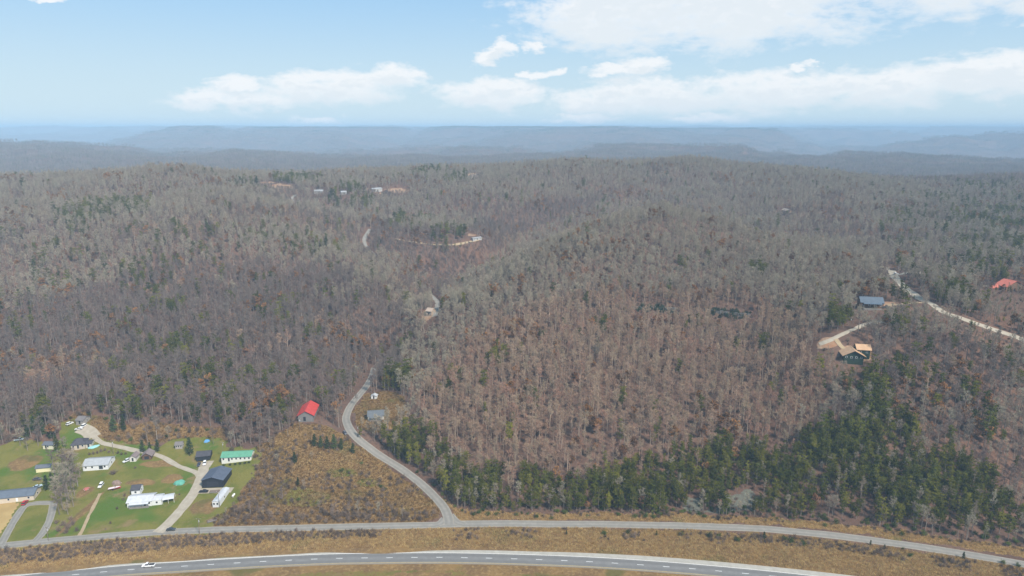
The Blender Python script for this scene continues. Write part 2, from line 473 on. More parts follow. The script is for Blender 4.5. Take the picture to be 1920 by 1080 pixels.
def ground_mat():
    m = bpy.data.materials.new('ground'); m.use_nodes = True
    t = NT(m.node_tree)
    out = t.n('ShaderNodeOutputMaterial')
    p = t.n('ShaderNodeBsdfPrincipled'); p.inputs['Roughness'].default_value = 1.0; p.inputs['Specular IOR Level'].default_value = 0.0
    geo = t.n('ShaderNodeNewGeometry'); pos = geo.outputs['Position']
    big = t.noise(pos, 0.012, 4.0, 0.6); mid = t.noise(pos, 0.07, 4.0, 0.6); fine = t.noise(pos, 0.6, 4.0, 0.65)

    def attr(n):
        a = t.n('ShaderNodeAttribute'); a.attribute_name = n; return a.outputs['Fac']
    lit = t.mix(t.ramp(mid, 0.35, 0.65), (0.108, 0.066, 0.05), (0.15, 0.092, 0.067))
    lit = t.mix(t.ramp(big, 0.5, 0.68), lit, (0.155, 0.088, 0.06))
    lit = t.mix(t.ramp(fine, 0.45, 0.75), lit, (0.075, 0.055, 0.045))
    gr = t.mix(t.ramp(mid, 0.36, 0.62), (0.11, 0.122, 0.022), (0.165, 0.15, 0.036))
    gr = t.mix(t.ramp(t.noise(pos, 0.028, 3.0), 0.50, 0.62), gr, (0.075, 0.125, 0.018))
    gr = t.mix(t.ramp(t.noise(pos, 0.045, 4.0, 0.7), 0.54, 0.68), gr, (0.20, 0.145, 0.065))
    gr = t.mix(t.ramp(fine, 0.4, 0.8, 0, 0.5), gr, (0.11, 0.105, 0.035))
    tan = t.mix(t.ramp(mid, 0.35, 0.65), (0.21, 0.13, 0.052), (0.145, 0.09, 0.044))
    tan = t.mix(t.ramp(fine, 0.45, 0.75), tan, (0.28, 0.185, 0.08))
    tan = t.mix(t.ramp(t.noise(pos, 0.05, 3.0), 0.55, 0.68), tan, (0.12, 0.10, 0.035))
    dirt = t.mix(t.ramp(fine, 0.35, 0.7), (0.27, 0.17, 0.11), (0.34, 0.24, 0.16))
    dirt = t.mix(t.ramp(mid, 0.45, 0.7), dirt, (0.28, 0.15, 0.085))
    straw = t.mix(t.ramp(mid, 0.35, 0.65), (0.42, 0.30, 0.13), (0.34, 0.235, 0.10))
    rock = t.mix(t.ramp(fine, 0.35, 0.7), (0.10, 0.105, 0.09), (0.15, 0.155, 0.12))
    c = lit
    wob = t.math('MULTIPLY', t.math('SUBTRACT', fine, 0.5), 0.6)
    for n, k in (('tan', tan), ('grass', gr), ('straw', straw), ('dirt', dirt), ('rock', rock)):
        c = t.mix(t.ramp(t.math('ADD', attr(n), wob), 0.3, 0.7), c, k)
    t.set(p.inputs['Base Color'], c)
    b = t.n('ShaderNodeBump'); b.inputs['Strength'].default_value = 0.6; b.inputs['Distance'].default_value = 0.6
    t.set(b.inputs['Height'], t.math('ADD', fine, t.noise(pos, 2.5, 3.0)))
    t.set(p.inputs['Normal'], b.outputs[0])
    t.t.links.new(p.outputs[0], out.inputs[0])
    MATS['ground'] = m
    return m


def road_mat(name, a, b, streak=0.5):
    m = bpy.data.materials.new(name); m.use_nodes = True
    t = NT(m.node_tree)
    out = t.n('ShaderNodeOutputMaterial')
    p = t.n('ShaderNodeBsdfPrincipled'); p.inputs['Roughness'].default_value = 0.9; p.inputs['Specular IOR Level'].default_value = 0.15
    uv = t.n('ShaderNodeAttribute'); uv.attribute_name = 'across'
    geo = t.n('ShaderNodeNewGeometry'); pos = geo.outputs['Position']
    f = t.math('ADD', t.math('MULTIPLY', t.noise(pos, 0.35, 5.0, 0.65), 0.9), t.math('MULTIPLY', t.noise(pos, 3.0, 3.0, 0.7), 0.35))
    c = t.mix(t.ramp(f, 0.42, 0.85), a, b)
    # tyre-worn tracks along each lane and paler, dustier edges
    tr = t.math('ABSOLUTE', t.math('SINE', t.math('MULTIPLY', uv.outputs['Fac'], 2 * math.pi)))
    c = t.mix(t.math('MULTIPLY', t.ramp(tr, 0.5, 1.0), streak), c, tuple(x * 0.78 for x in a))
    ed = t.ramp(t.math('ADD', t.math('ABSOLUTE', t.math('SUBTRACT', uv.outputs['Fac'], 0.5)), t.math('MULTIPLY', t.noise(pos, 0.8, 3.0), 0.12)), 0.47, 0.56)
    c = t.mix(t.math('MULTIPLY', ed, 0.6), c, (0.3, 0.25, 0.18))
    t.set(p.inputs['Base Color'], c)
    t.t.links.new(p.outputs[0], out.inputs[0])
    MATS[name] = m
    return m


ground_mat()
road_mat('asphalt', (0.155, 0.15, 0.145), (0.19, 0.185, 0.178))
road_mat('old_asphalt', (0.20, 0.187, 0.165), (0.255, 0.238, 0.21))
road_mat('gravel', (0.30, 0.26, 0.20), (0.38, 0.335, 0.27), 0.2)
road_mat('track', (0.30, 0.22, 0.13), (0.36, 0.28, 0.18), 0.2)
road_mat('shoulder', (0.30, 0.28, 0.245), (0.38, 0.36, 0.315), 0.1)
plant_mat('bark', [(0.16, 0.13, 0.11), (0.25, 0.205, 0.17), (0.20, 0.175, 0.155)], val=0.2)
plant_mat('twigs', [(0.285, 0.232, 0.18), (0.34, 0.288, 0.215), (0.33, 0.298, 0.215), (0.295, 0.23, 0.175)], trans=0.15, val=0.14)
plant_mat('bark_tan', [(0.24, 0.185, 0.145), (0.36, 0.28, 0.215), (0.28, 0.22, 0.175)], val=0.2)
plant_mat('twigs_tan', [(0.31, 0.205, 0.145), (0.38, 0.265, 0.185), (0.33, 0.26, 0.175), (0.35, 0.205, 0.145)], trans=0.15, val=0.14)
plant_mat('twigs_plum', [(0.165, 0.128, 0.112), (0.225, 0.17, 0.142), (0.19, 0.16, 0.135), (0.20, 0.138, 0.118)], trans=0.15, val=0.14)  # darker crowns, which also carry painted shade in the hollows
plant_mat('pine_needles', [(0.06, 0.07, 0.010), (0.12, 0.118, 0.015), (0.078, 0.09, 0.012), (0.165, 0.155, 0.02)], trans=0.2, span=25.0)
plant_mat('cedar_needles', [(0.045, 0.062, 0.022), (0.065, 0.088, 0.03)], trans=0.15, span=25.0)
plant_mat('leaf_shrub', [(0.05, 0.085, 0.02), (0.09, 0.12, 0.025)], trans=0.25, span=25.0)
plant_mat('laurel', [(0.028, 0.045, 0.026), (0.045, 0.065, 0.035)], trans=0.1, span=25.0)
plant_mat('dead_leaves', [(0.22, 0.105, 0.04), (0.27, 0.135, 0.05), (0.17, 0.085, 0.045)], trans=0.3)
plant_mat('thicket', [(0.14, 0.102, 0.08), (0.21, 0.155, 0.115), (0.12, 0.092, 0.075)], span=30.0)
plant_mat('dry_grass', [(0.45, 0.30, 0.125), (0.59, 0.44, 0.21), (0.36, 0.225, 0.105), (0.51, 0.365, 0.16)], trans=0.3, span=14.0, val=0.16)
plant_mat('brush_grass', [(0.135, 0.072, 0.038), (0.255, 0.145, 0.05), (0.105, 0.07, 0.042), (0.20, 0.135, 0.045)], trans=0.3, span=18.0, val=0.18)


# ------------------------------------------------------------------ mesh helpers
class MB:
    def __init__(self):
        self.v, self.f, self.m = [], [], []

    def poly(self, pts, faces, mi=0):
        b = len(self.v)
        self.v += [tuple(p) for p in pts]
        self.f += [tuple(b + i for i in f) for f in faces]
        self.m += [mi] * len(faces)
        return self

    def box(self, c, s, rz=0.0, mi=0):
        x, y, z = s[0] / 2, s[1] / 2, s[2] / 2
        ca, sa = math.cos(rz), math.sin(rz)
        pts = []
        for a, b, d in ((-x, -y, -z), (x, -y, -z), (x, y, -z), (-x, y, -z), (-x, -y, z), (x, -y, z), (x, y, z), (-x, y, z)):
            pts.append((c[0] + a * ca - b * sa, c[1] + a * sa + b * ca, c[2] + d))
        return self.poly(pts, [(0, 3, 2, 1), (4, 5, 6, 7), (0, 1, 5, 4), (1, 2, 6, 5), (2, 3, 7, 6), (3, 0, 4, 7)], mi)

    def tube(self, pts, rad, n=5, mi=0, cap=True):
        rings = []
        for i, p in enumerate(pts):
            p = Vector(p)
            a = Vector(pts[max(i - 1, 0)]); b = Vector(pts[min(i + 1, len(pts) - 1)])
            d = (b - a).normalized()
            s = d.cross(Vector((0.31, 0.95, 0.05))).normalized(); t = d.cross(s)
            rings.append([p + (s * math.cos(2 * math.pi * k / n) + t * math.sin(2 * math.pi * k / n)) * rad[i] for k in range(n)])
        pts2 = [q for r in rings for q in r]
        fs = []
        for i in range(len(rings) - 1):
            for k in range(n):
                fs.append((i * n + k, i * n + (k + 1) % n, (i + 1) * n + (k + 1) % n, (i + 1) * n + k))
        if cap: fs.append(tuple((len(rings) - 1) * n + k for k in range(n)))
        return self.poly(pts2, fs, mi)

    def mesh(self, name, mats):
        me = bpy.data.meshes.new(name)
        me.from_pydata(self.v, [], self.f)
        for mm in (mats if isinstance(mats, list) else [mats]):
            me.materials.append(MATS[mm])
        if any(self.m): me.polygons.foreach_set('material_index', self.m)
        me.update()
        return me

    def build(self, name, mats, parent=None, smooth=False):
        me = self.mesh(name, mats)
        if smooth:
            me.polygons.foreach_set('use_smooth', [True] * len(me.polygons))
        o = bpy.data.objects.new(name, me)
        COL.objects.link(o)
        if parent: o.parent = parent
        return o


def tag(o, label=None, cat=None, group=None, kind=None):
    for k, v in (('label', label), ('category', cat), ('group', group), ('kind', kind)):
        if v: o[k] = v
    return o


def empty(name, loc, rz=0.0, label=None, cat=None, group=None):
    o = bpy.data.objects.new(name, None)
    COL.objects.link(o)
    o.location = loc; o.rotation_euler = (0, 0, rz)
    return tag(o, label, cat, group)


# ------------------------------------------------------------------ the ground, one sheet to the horizon
def build_ground():
    th = np.radians(np.arange(-56, 56.01, 0.18))
    rr = [60.0]
    while rr[-1] < 27000:
        r = rr[-1]
        rr.append(r + (7 if r < 245 else 1.15 if r < 560 else r * 0.0078))
    rr = np.array(rr)
    T, RR = np.meshgrid(th, rr)
    X, Y = RR * np.sin(T), RR * np.cos(T)
    Z = terrain(X.ravel(), Y.ravel()).reshape(X.shape)
    nr, nt = X.shape
    co = np.c_[X.ravel(), Y.ravel(), Z.ravel()]
    i = np.arange(nr - 1)[:, None] * nt + np.arange(nt - 1)[None]
    quads = np.stack([i, i + 1, i + nt + 1, i + nt], -1).reshape(-1, 4)
    me = bpy.data.meshes.new('ground')
    me.vertices.add(len(co)); me.vertices.foreach_set('co', co.ravel())
    me.loops.add(quads.size); me.loops.foreach_set('vertex_index', quads.ravel().astype(np.int32))
    me.polygons.add(len(quads)); me.polygons.foreach_set('loop_start', np.arange(0, quads.size, 4, dtype=np.int32))
    me.polygons.foreach_set('use_smooth', np.ones(len(quads), bool))
    me.update(calc_edges=True)
    x, y, z = co.T
    nearm = np.hypot(x, y) < 640
    xs, ys, zs = x[nearm], y[nearm], z[nearm]
    A = {k: np.zeros(len(x), np.float32) for k in ('grass', 'tan', 'straw', 'dirt', 'rock')}

    def put(k, poly, val=1.0, jit=4.0):
        a = A[k][nearm]; a[zone(xs, ys, zs, poly, jit)] = val; A[k][nearm] = a
    for pz in (BANK, BRUSH, VERGE, NVERGE, GHOUSE): put('tan', pz)
    put('grass', YARD)
    put('straw', STRAW, 1.0, 2.0)
    put('rock', ROCKFACE, .62, 5.0)
    # median and the ground on the camera side of the highway: mown, tan with green streaks
    u, v, d = pix(x, y, z)
    hp = [G(*q) for q in HWPX]
    hy = np.interp(x, [q.x for q in hp], [q.y for q in hp])
    A['tan'][(y < hy + 24) & (y > 0)] = 1.0
    A['grass'][(y < hy - 9) & (fbm(x / 40, (y - hy) / 4, 3) > .56)] = .5
    for uu, vv, a_, b_ in ((575, 936, 15, 8), (640, 886, 9, 5), (560, 925, 9, 7), (690, 905, 8, 5)):
        g = G(uu, vv)
        A['grass'] = np.maximum(A['grass'], np.clip(1.3 - ((x - g.x) / a_) ** 2 - ((y - g.y) / b_) ** 2 + (fbm(x / 4.0, y / 4.0, 3) - 0.5), 0, .62))
    A['dirt'] = ell(x, y, DIRT).astype(np.float32)
    for uu, vv, a, b in ((45, 868, 9.5, 9), (265, 905, 9, 4), (300, 870, 12, 4), (322, 898, 6, 5), (160, 922, 4, 6), (385, 950, 8, 8), (150, 965, 2.2, 22)):
        g = G(uu, vv)
        A['tan'] = np.maximum(A['tan'], 0)
        e = np.clip(1.5 - ((x - g.x) / a) ** 2 - ((y - g.y) / b) ** 2 + (fbm(x / 4.0, y / 4.0, 3) - 0.5), 0, 1)
        A['grass'] = np.minimum(A['grass'], 1 - e * 0.85); A['tan'] = np.maximum(A['tan'], np.where(e > 0.1, e, 0))
    for k, a in A.items():
        at = me.attributes.new(k, 'FLOAT', 'POINT'); at.data.foreach_set('value', a.astype(np.float32))
    me.materials.append(MATS['ground'])
    o = bpy.data.objects.new('ground', me); COL.objects.link(o)
    tag(o, kind='structure')
    return o


GROUND = build_ground()


# ------------------------------------------------------------------ roads
def smooth_line(pts, step=3.0):
    """Catmull-Rom through ground points, resampled"""
    P = np.array([(p.x, p.y) for p in pts])
    P = np.vstack([2 * P[0] - P[1], P, 2 * P[-1] - P[-2]])
    out = []
    for i in range(1, len(P) - 2):
        a, b, c, d = P[i - 1:i + 3]
        n = max(2, int(np.hypot(*(c - b)) / step))
        for k in range(n):
            t = k / n
            out.append(0.5 * ((2 * b) + (-a + c) * t + (2 * a - 5 * b + 4 * c - d) * t * t + (-a + 3 * b - 3 * c + d) * t ** 3))
    out.append(P[-2])
    return np.array(out)


def normals(L):
    t = np.gradient(L, axis=0)
    t /= np.hypot(t[:, 0], t[:, 1])[:, None] + 1e-9
    return np.c_[-t[:, 1], t[:, 0]], t


ROADS = []            # (line, half width) kept free of plants


def strip(name, L, o0, o1, lift, material, parent=None, label=None, kind='structure', cols=4, skirt=0.25, wob=0.0, keep=True, z=None):
    """a paved sheet with real edges between two offsets of a centre line"""
    Nn, _ = normals(L)
    n = len(L)
    offs = np.linspace(o0, o1, cols + 1)
    V, across = [], []
    w0 = wob * (fbm(np.arange(n) / 3.0, np.zeros(n) + 3.3, 3) - 0.5); w1 = wob * (fbm(np.arange(n) / 3.0, np.zeros(n) + 9.3, 3) - 0.5)
    XY = []
    for j, o in enumerate(offs):
        f = j / cols
        oo = o + w0 * (1 - f) * 2 + w1 * f * 2
        XY.append(L + Nn * oo[:, None] if wob else L + Nn * o)
    for j, p in enumerate(XY):
        zz = terrain(p[:, 0], p[:, 1]) + lift if z is None else z[:] + lift
        V.append(np.c_[p, zz]); across.append(np.full(n, j / cols))
    lo, hi = V[0].copy(), V[-1].copy()
    lo[:, 2] -= skirt; hi[:, 2] -= skirt
    V = [lo] + V + [hi]; across = [across[0]] + across + [across[-1]]
    k = len(V)
    vv = np.concatenate(V); aa = np.concatenate(across).astype(np.float32)
    fs = []
    for j in range(k - 1):
        for i in range(n - 1):
            fs.append((j * n + i, j * n + i + 1, (j + 1) * n + i + 1, (j + 1) * n + i))
    me = bpy.data.meshes.new(name); me.from_pydata([tuple(p) for p in vv], [], fs)
    me.attributes.new('across', 'FLOAT', 'POINT').data.foreach_set('value', aa)
    me.materials.append(MATS[material]); me.update()
    if me.polygons[n * 1].normal.z < 0: me.flip_normals()
    ob = bpy.data.objects.new(name, me); COL.objects.link(ob)
    if parent: ob.parent = parent
    else: tag(ob, label, None, None, kind)
    if keep: ROADS.append((L, max(abs(o0), abs(o1))))
    return ob


mat('white_paint', (0.78, 0.78, 0.76), 0.7, var=0.12, scale=1.5)
mat('yellow_paint', (0.55, 0.38, 0.08), 0.7, var=0.25, scale=1.5)
HW = smooth_line([G(u, v) for u, v in HWPX], 2.0)
HWn, HWt = normals(HW)
hw_z = np.full(len(HW), 0.0) + terrain(HW[:, 0], HW[:, 1])
hw_z = np.convolve(np.pad(hw_z, 20, 'edge'), np.ones(41) / 41, 'valid') + 0.25
highway = strip('highway', HW, -4.6, 3.85, 0.0, 'asphalt', z=hw_z, skirt=1.2)
SH = strip('road_shoulder', HW, 3.85, 7.4, 0.01, 'shoulder', z=hw_z, skirt=1.2, cols=2)
strip('edge_line', HW, 3.62, 3.84, 0.014, 'white_paint', parent=highway, cols=1, skirt=0.0, z=hw_z, keep=False)
strip('edge_line', HW, -3.95, -3.78, 0.014, 'yellow_paint', parent=highway, cols=1, skirt=0.0, z=hw_z, keep=False)
# skip dashes: ten feet long, forty feet apart
arc = np.r_[0, np.cumsum(np.hypot(*np.diff(HW, axis=0).T))]
dash_me = MB().poly([(-1.55, -0.11, 0), (1.55, -0.11, 0), (1.55, 0.11, 0), (-1.55, 0.11, 0)], [(0, 1, 2, 3)]).mesh('lane_dash', 'white_paint')
g0 = G(142, 1078); k0 = int(np.argmin(np.hypot(HW[:, 0] - g0.x, HW[:, 1] - g0.y))); s = arc[k0] % 12.19
while s < arc[-1]:
    k = int(np.clip(np.searchsorted(arc, s), 1, len(HW) - 1))
    t = (s - arc[k - 1]) / (arc[k] - arc[k - 1])
    p = HW[k - 1] * (1 - t) + HW[k] * t
    o = bpy.data.objects.new('lane_dash', dash_me); COL.objects.link(o); o.parent = highway
    o.location = (p[0], p[1], hw_z[k] + 0.016); o.rotation_euler = (0, 0, math.atan2(HWt[k][1], HWt[k][0]))
    s += 12.19


def road(name, px, half, material, lift=0.16, wob=0.0, step=3.0, cols=4):
    L = smooth_line([G(u, v) for u, v in px], step)
    return strip(name, L, -half, half, lift, material, wob=wob, cols=cols)


road('frontage_road', ((-150, 1040), (0, 1024), (100, 1014), (200, 1005.5), (300, 998), (400, 994), (500, 991.5), (600, 989), (700, 986.8), (800, 985), (850, 983), (950, 982), (1050, 983), (1150, 983.5), (1250, 985.5), (1350, 988.5), (1450, 993.5), (1550, 1003), (1650, 1015.5), (1750, 1030), (1850, 1046), (2000, 1072)), 2.7, 'old_asphalt', 0.16, 0.25)
BRL = ((842, 984), (840, 970), (832, 952), (815, 932), (790, 908), (750, 878), (700, 846), (672, 824), (656, 806), (649, 786), (655, 766), (671, 744), (682, 731), (691, 718), (698, 704), (702, 690))
road('branch_road', BRL, 2.7, 'old_asphalt', 0.2, 0.2)
road('junction_apron', ((815, 984.5), (826, 981), (834, 972)), 2.2, 'old_asphalt', 0.175, step=1.0)
road('junction_apron', ((870, 983.5), (856, 979), (844, 966)), 2.2, 'old_asphalt', 0.18, step=1.0)
road('hollow_road', ((806, 552), (815, 561), (820, 572), (818, 582), (812, 592)), 2.3, 'old_asphalt', 0.3)
road('hollow_road', ((704, 481), (689, 466), (683, 452), (687, 440), (694, 430)), 2.4, 'old_asphalt', 0.3)
road('hollow_road', ((690, 408), (650, 403), (610, 394), (575, 386), (555, 379), (548, 371), (556, 365)), 2.2, 'old_asphalt', 0.3)
road('trailer_lane', ((740, 448), (790, 456), (830, 459), (865, 457), (893, 451), (905, 446)), 1.1, 'track', 0.3, 0.8)
road('ridge_lane', ((1660, 500), (1674, 513), (1690, 533), (1720, 557), (1760, 580), (1800, 596), (1850, 614), (1905, 632), (1960, 655)), 3.2, 'gravel', 0.25, 0.6)
road('ridge_lane', ((1680, 516), (1700, 511), (1730, 510), (1757, 508)), 2.2, 'gravel', 0.27, 0.6)
road('ridge_lane', ((1770, 516), (1790, 524), (1815, 531), (1845, 536), (1868, 541)), 2.2, 'gravel', 0.25, 0.6)
road('ridge_lane', ((1664, 573), (1690, 571), (1720, 568), (1738, 568)), 1.2, 'track', 0.29, 0.9)
road('ridge_lane', ((1536, 646), (1556, 638), (1590, 622), (1625, 608), (1660, 603)), 1.8, 'gravel', 0.25, 0.9)
road('ridge_lane', ((1566, 636), (1576, 648), (1590, 660)), 1.5, 'track', 0.28, 0.6)
# village drives
road('gravel_drive', ((296, 999), (312, 985), (334, 962), (352, 940), (366, 920), (374, 902), (380, 886), (385, 866)), 3.0, 'gravel', 0.19, 0.5, 2.0)
road('gravel_drive', ((376, 895), (366, 886), (350, 880), (330, 872), (310, 860), (290, 852), (255, 845), (225, 838), (195, 832), (178, 820), (168, 806), (150, 802)), 1.7, 'gravel', 0.16, 0.6, 2.0)
road('gravel_drive', ((150, 803), (165, 808), (176, 820)), 4.5, 'gravel', 0.17, 0.8, 2.0)
road('gravel_pad', ((356, 924), (375, 921), (400, 920), (436, 919)), 2.6, 'gravel', 0.2, 0.3, 2.0)
road('gravel_pad', ((380, 872), (392, 870.5), (398, 870)), 3.4, 'gravel', 0.21, 0.3, 2.0)
road('asphalt_drive', ((2, 1021), (16, 995), (32, 968), (46, 950), (66, 944), (100, 943)), 2.0, 'old_asphalt', 0.18, 0.3, 2.0)
road('asphalt_drive', ((100, 944), (98, 958), (92, 978), (80, 1000), (66, 1015)), 1.9, 'old_asphalt', 0.19, 0.3, 2.0)
road('dirt_track', ((148, 1006), (156, 990), (166, 968), (178, 945), (188, 925)), 0.9, 'track', 0.08, 0.6, 2.0, 2)


# ------------------------------------------------------------------ plants: sources
rnd = random.Random(3)


def twig(mb, p, d, ln, w):
    """one thin twig: a tapering sliver"""
    d = d.normalized()
    s = d.cross(Vector((rnd.uniform(-1, 1), rnd.uniform(-1, 1), rnd.uniform(-1, 1)))).normalized() * w
    mb.poly([p - s, p + s, p + d * ln], [(0, 1, 2)])


def rdir(el0, el1):
    a, e = rnd.uniform(0, 2 * math.pi), R(rnd.uniform(el0, el1))
    return Vector((math.cos(a) * math.cos(e), math.sin(a) * math.cos(e), math.sin(e)))


def bare_tree(height, spread, first, nl, leaves=0):
    """a leafless hardwood: trunk with limbs, and a crown of branches and twigs"""
    tr, cr, lv = MB(), MB(), MB()
    lean = Vector((rnd.uniform(-.04, .04), rnd.uniform(-.04, .04), 0))
    pts = []
    for i in range(6):
        t = i / 5
        pts.append(Vector((rnd.uniform(-.15, .15) * t, rnd.uniform(-.15, .15) * t, 0)) + lean * height * t + Vector((0, 0, t * height * 0.86 - 0.6 * (i == 0))))
    r0 = height * 0.0125
    tr.tube(pts, [r0 * 1.25, r0, r0 * .85, r0 * .66, r0 * .42, r0 * .15], 5)
    for k in range(nl):
        t = first + (1 - first) * (k + rnd.random()) / nl
        i = min(4, int(t * 5)); f = t * 5 - i
        p = pts[i].lerp(pts[i + 1], f)
        d = rdir(18, 62)
        prof = math.sin(math.pi * min(1, (t - first) / (1 - first) * 0.75 + 0.3))
        ln = spread * (0.55 + 0.55 * prof) * rnd.uniform(.75, 1.15)
        e = p + d * ln * 0.55; e2 = e + (d + Vector((0, 0, .45))).normalized() * ln * 0.5
        lr = r0 * (0.42 - 0.25 * t)
        tr.tube([p, e, e2], [lr, lr * .6, lr * .2], 3, cap=False)
        for j in range(5):
            s = rnd.uniform(.25, 1)
            q = p.lerp(e, s * 2) if s < .5 else e.lerp(e2, s * 2 - 1)
            bd = (d * .6 + rdir(-5, 75)).normalized(); bl = ln * rnd.uniform(.28, .5)
            cr.tube([q, q + bd * bl], [lr * .32, lr * .1], 3, cap=False)
            for m_ in range(11):
                qq = q + bd * bl * rnd.uniform(.2, 1)
                td = (bd * .7 + rdir(-20, 80)).normalized()
                tl = rnd.uniform(.7, 1.7)
                twig(cr, qq, td, tl, rnd.uniform(.03, .055))
                if leaves and rnd.random() < leaves:
                    a = qq + td * tl * .7
                    x = rdir(-60, 60) * .34; y = rdir(-60, 60).cross(x).normalized() * .3
                    lv.poly([a - x - y, a + x - y, a + x + y, a - x + y], [(0, 1, 2, 3)])
    return tr, cr, lv


def pine_tree(height, spread, first, whorls, flat=0.25, tuft=0.8, top=0.35):
    tr, cr = MB(), MB()
    sx, sy = rnd.uniform(-.3, .3), rnd.uniform(-.3, .3)
    pts = [Vector((sx * t, sy * t, height * .97 * t - .6 * (t == 0))) for t in (0, .3, .6, .85, 1)]
    r0 = height * .014
    tr.tube(pts, [r0 * 1.2, r0, r0 * .7, r0 * .35, r0 * .1], 5)
    for w in range(whorls):
        t = first + (1 - first) * (w + rnd.uniform(-.3, .3)) / (whorls - .5)
        t = min(t, .99)
        z = height * .97 * t
        prof = (1 - (t - first) / (1 - first)) ** .8 * (1 - top) + top
        if t < first + .15: prof *= .75
        for b in range(rnd.randint(4, 6)):
            a = rnd.uniform(0, 2 * math.pi); ln = spread * prof * rnd.uniform(.55, 1.15)
            p = Vector((sx * t, sy * t, z + rnd.uniform(-.4, .4)))
            d = Vector((math.cos(a), math.sin(a), rnd.uniform(-.05, .45))).normalized()
            tr.tube([p, p + d * ln * .8], [r0 * .2, r0 * .07], 3, cap=False)
            n = max(2, int(ln / .62))
            for j in range(n):
                c = p + d * ln * ((j + .8) / n) + Vector((rnd.uniform(-.35, .35), rnd.uniform(-.35, .35), rnd.uniform(-.15, .25)))
                for q in range(9):
                    x = rdir(-25, 60) * tuft * rnd.uniform(.5, 1.1)
                    y = x.cross(Vector((rnd.uniform(-1, 1), rnd.uniform(-1, 1), rnd.uniform(-.3, 1)))).normalized() * tuft * rnd.uniform(.13, .26)
                    c0 = c + Vector((rnd.uniform(-.3, .3), rnd.uniform(-.3, .3), rnd.uniform(-.2, .2)))
                    cr.poly([c0 - y, c0 + y, c0 + x], [(0, 1, 2)])
    return tr, cr


def bush(rad, hgt, stems, twigs, w=.03, leaf=0):
    st, tw = MB(), MB()
    for s in range(stems):
        d = rdir(25, 85); ln = math.hypot(d.x * rad, d.z * hgt) * rnd.uniform(.7, 1.1)
        p = Vector((rnd.uniform(-.3, .3) * rad, rnd.uniform(-.3, .3) * rad, -.15))
        e = p + Vector((d.x * rad, d.y * rad, d.z * hgt)) * rnd.uniform(.7, 1)
        st.tube([p, p.lerp(e, .5) + Vector((0, 0, .1 * hgt)), e], [.05, .035, .012], 3, cap=False)
        for k in range(twigs):
            q = p.lerp(e, rnd.uniform(.25, 1))
            if leaf:
                c = q + rdir(-30, 80) * rnd.uniform(.1, .6)
                x = rdir(-40, 70) * leaf * rnd.uniform(.6, 1.2); y = x.cross(rdir(-80, 80)).normalized() * leaf * rnd.uniform(.35, .6)
                tw.poly([c - y, c + x * .6 - y * .5, c + x, c + x * .6 + y * .6], [(0, 1, 2, 3)])
            else:
                twig(tw, q, rdir(0, 85), rnd.uniform(.35, .9) * min(1.4, .6 + hgt * .2), w * rnd.uniform(.7, 1.4))
    return st, tw


def tuft(n, hgt, rad, w):
    g = MB()
    for i in range(n):
        p = Vector((rnd.uniform(-rad, rad), rnd.uniform(-rad, rad), -.1))
        d = rdir(55, 88)
        s = d.cross(rdir(-30, 30)).normalized() * w
        m_ = p + d * hgt * .6
        e = m_ + (d + rdir(-30, 20) * .5).normalized() * hgt * .4 * rnd.uniform(.6, 1.2)
        g.poly([p - s, p + s, m_ + s * .8, e, m_ - s * .8], [(0, 1, 2, 3, 4)])
    return g


class Kind:
    """a plant kind: variants, each a list of (part name, mesh), plus joined sources for the mass plantings"""
    def __init__(self, name):
        self.name, self.var = name, []
        self.col = bpy.data.collections.new(name + '_sources')

    def add(self, parts):
        ms = []
        joined = MB(); mats = []
        for pn, mb, mt in parts:
            if not mb.v: continue
            ms.append((pn, mb.mesh(self.name + '_' + pn, mt)))
            mats.append(mt); joined.poly(mb.v, mb.f, len(mats) - 1)
        me = joined.mesh(self.name + '_whole', mats)
        o = bpy.data.objects.new('%s_source_%02d' % (self.name, len(self.var)), me)
        self.col.objects.link(o)
        self.var.append(ms)
        return self

    def place(self, i, loc, rz, sc, label, cat, group, tilt=0.0, name=None):
        e = empty(name or self.name, loc, rz, label, cat, group)
        e.scale = sc if isinstance(sc, tuple) else (sc, sc, sc)
        e.rotation_euler = (tilt, 0, rz)
        for pn, me in self.var[i % len(self.var)]:
            o = bpy.data.objects.new(pn, me); COL.objects.link(o); o.parent = e
        return e


HARD, TAN, PLUM = Kind('bare_tree'), Kind('tan_tree'), Kind('plum_tree')
for i in range(12):
    t_, c_, l_ = bare_tree(rnd.uniform(13, 20), rnd.uniform(2.1, 3.4), rnd.uniform(.3, .52), rnd.randint(11, 15))
    HARD.add([('trunk', t_, 'bark'), ('crown', c_, 'twigs')])
    TAN.add([('trunk', t_, 'bark_tan'), ('crown', c_, 'twigs_tan')])
    PLUM.add([('trunk', t_, 'bark'), ('crown', c_, 'twigs_plum')])
OAK = Kind('leafy_oak')
for i in range(3):
    t_, c_, l_ = bare_tree(rnd.uniform(9, 14), rnd.uniform(2.6, 3.6), rnd.uniform(.25, .35), 12, .5)
    OAK.add([('trunk', t_, 'bark'), ('crown', c_, 'twigs'), ('dead_leaves', l_, 'dead_leaves')])
PINE = Kind('pine_tree')
for i in range(9):
    t_, c_ = pine_tree(rnd.uniform(9.5, 15.5), rnd.uniform(2.1, 3.3), rnd.uniform(.15, .38), rnd.randint(8, 11), top=rnd.uniform(.35, .7), tuft=.72)
    PINE.add([('trunk', t_, 'bark'), ('crown', c_, 'pine_needles')])
CEDAR = Kind('cedar_tree')
for i in range(3):
    t_, c_ = pine_tree(rnd.uniform(8, 10), rnd.uniform(2.0, 2.6), .06, 13, tuft=.75, top=.08)
    CEDAR.add([('trunk', t_, 'bark'), ('crown', c_, 'cedar_needles')])
SHRUB = Kind('bare_shrub')
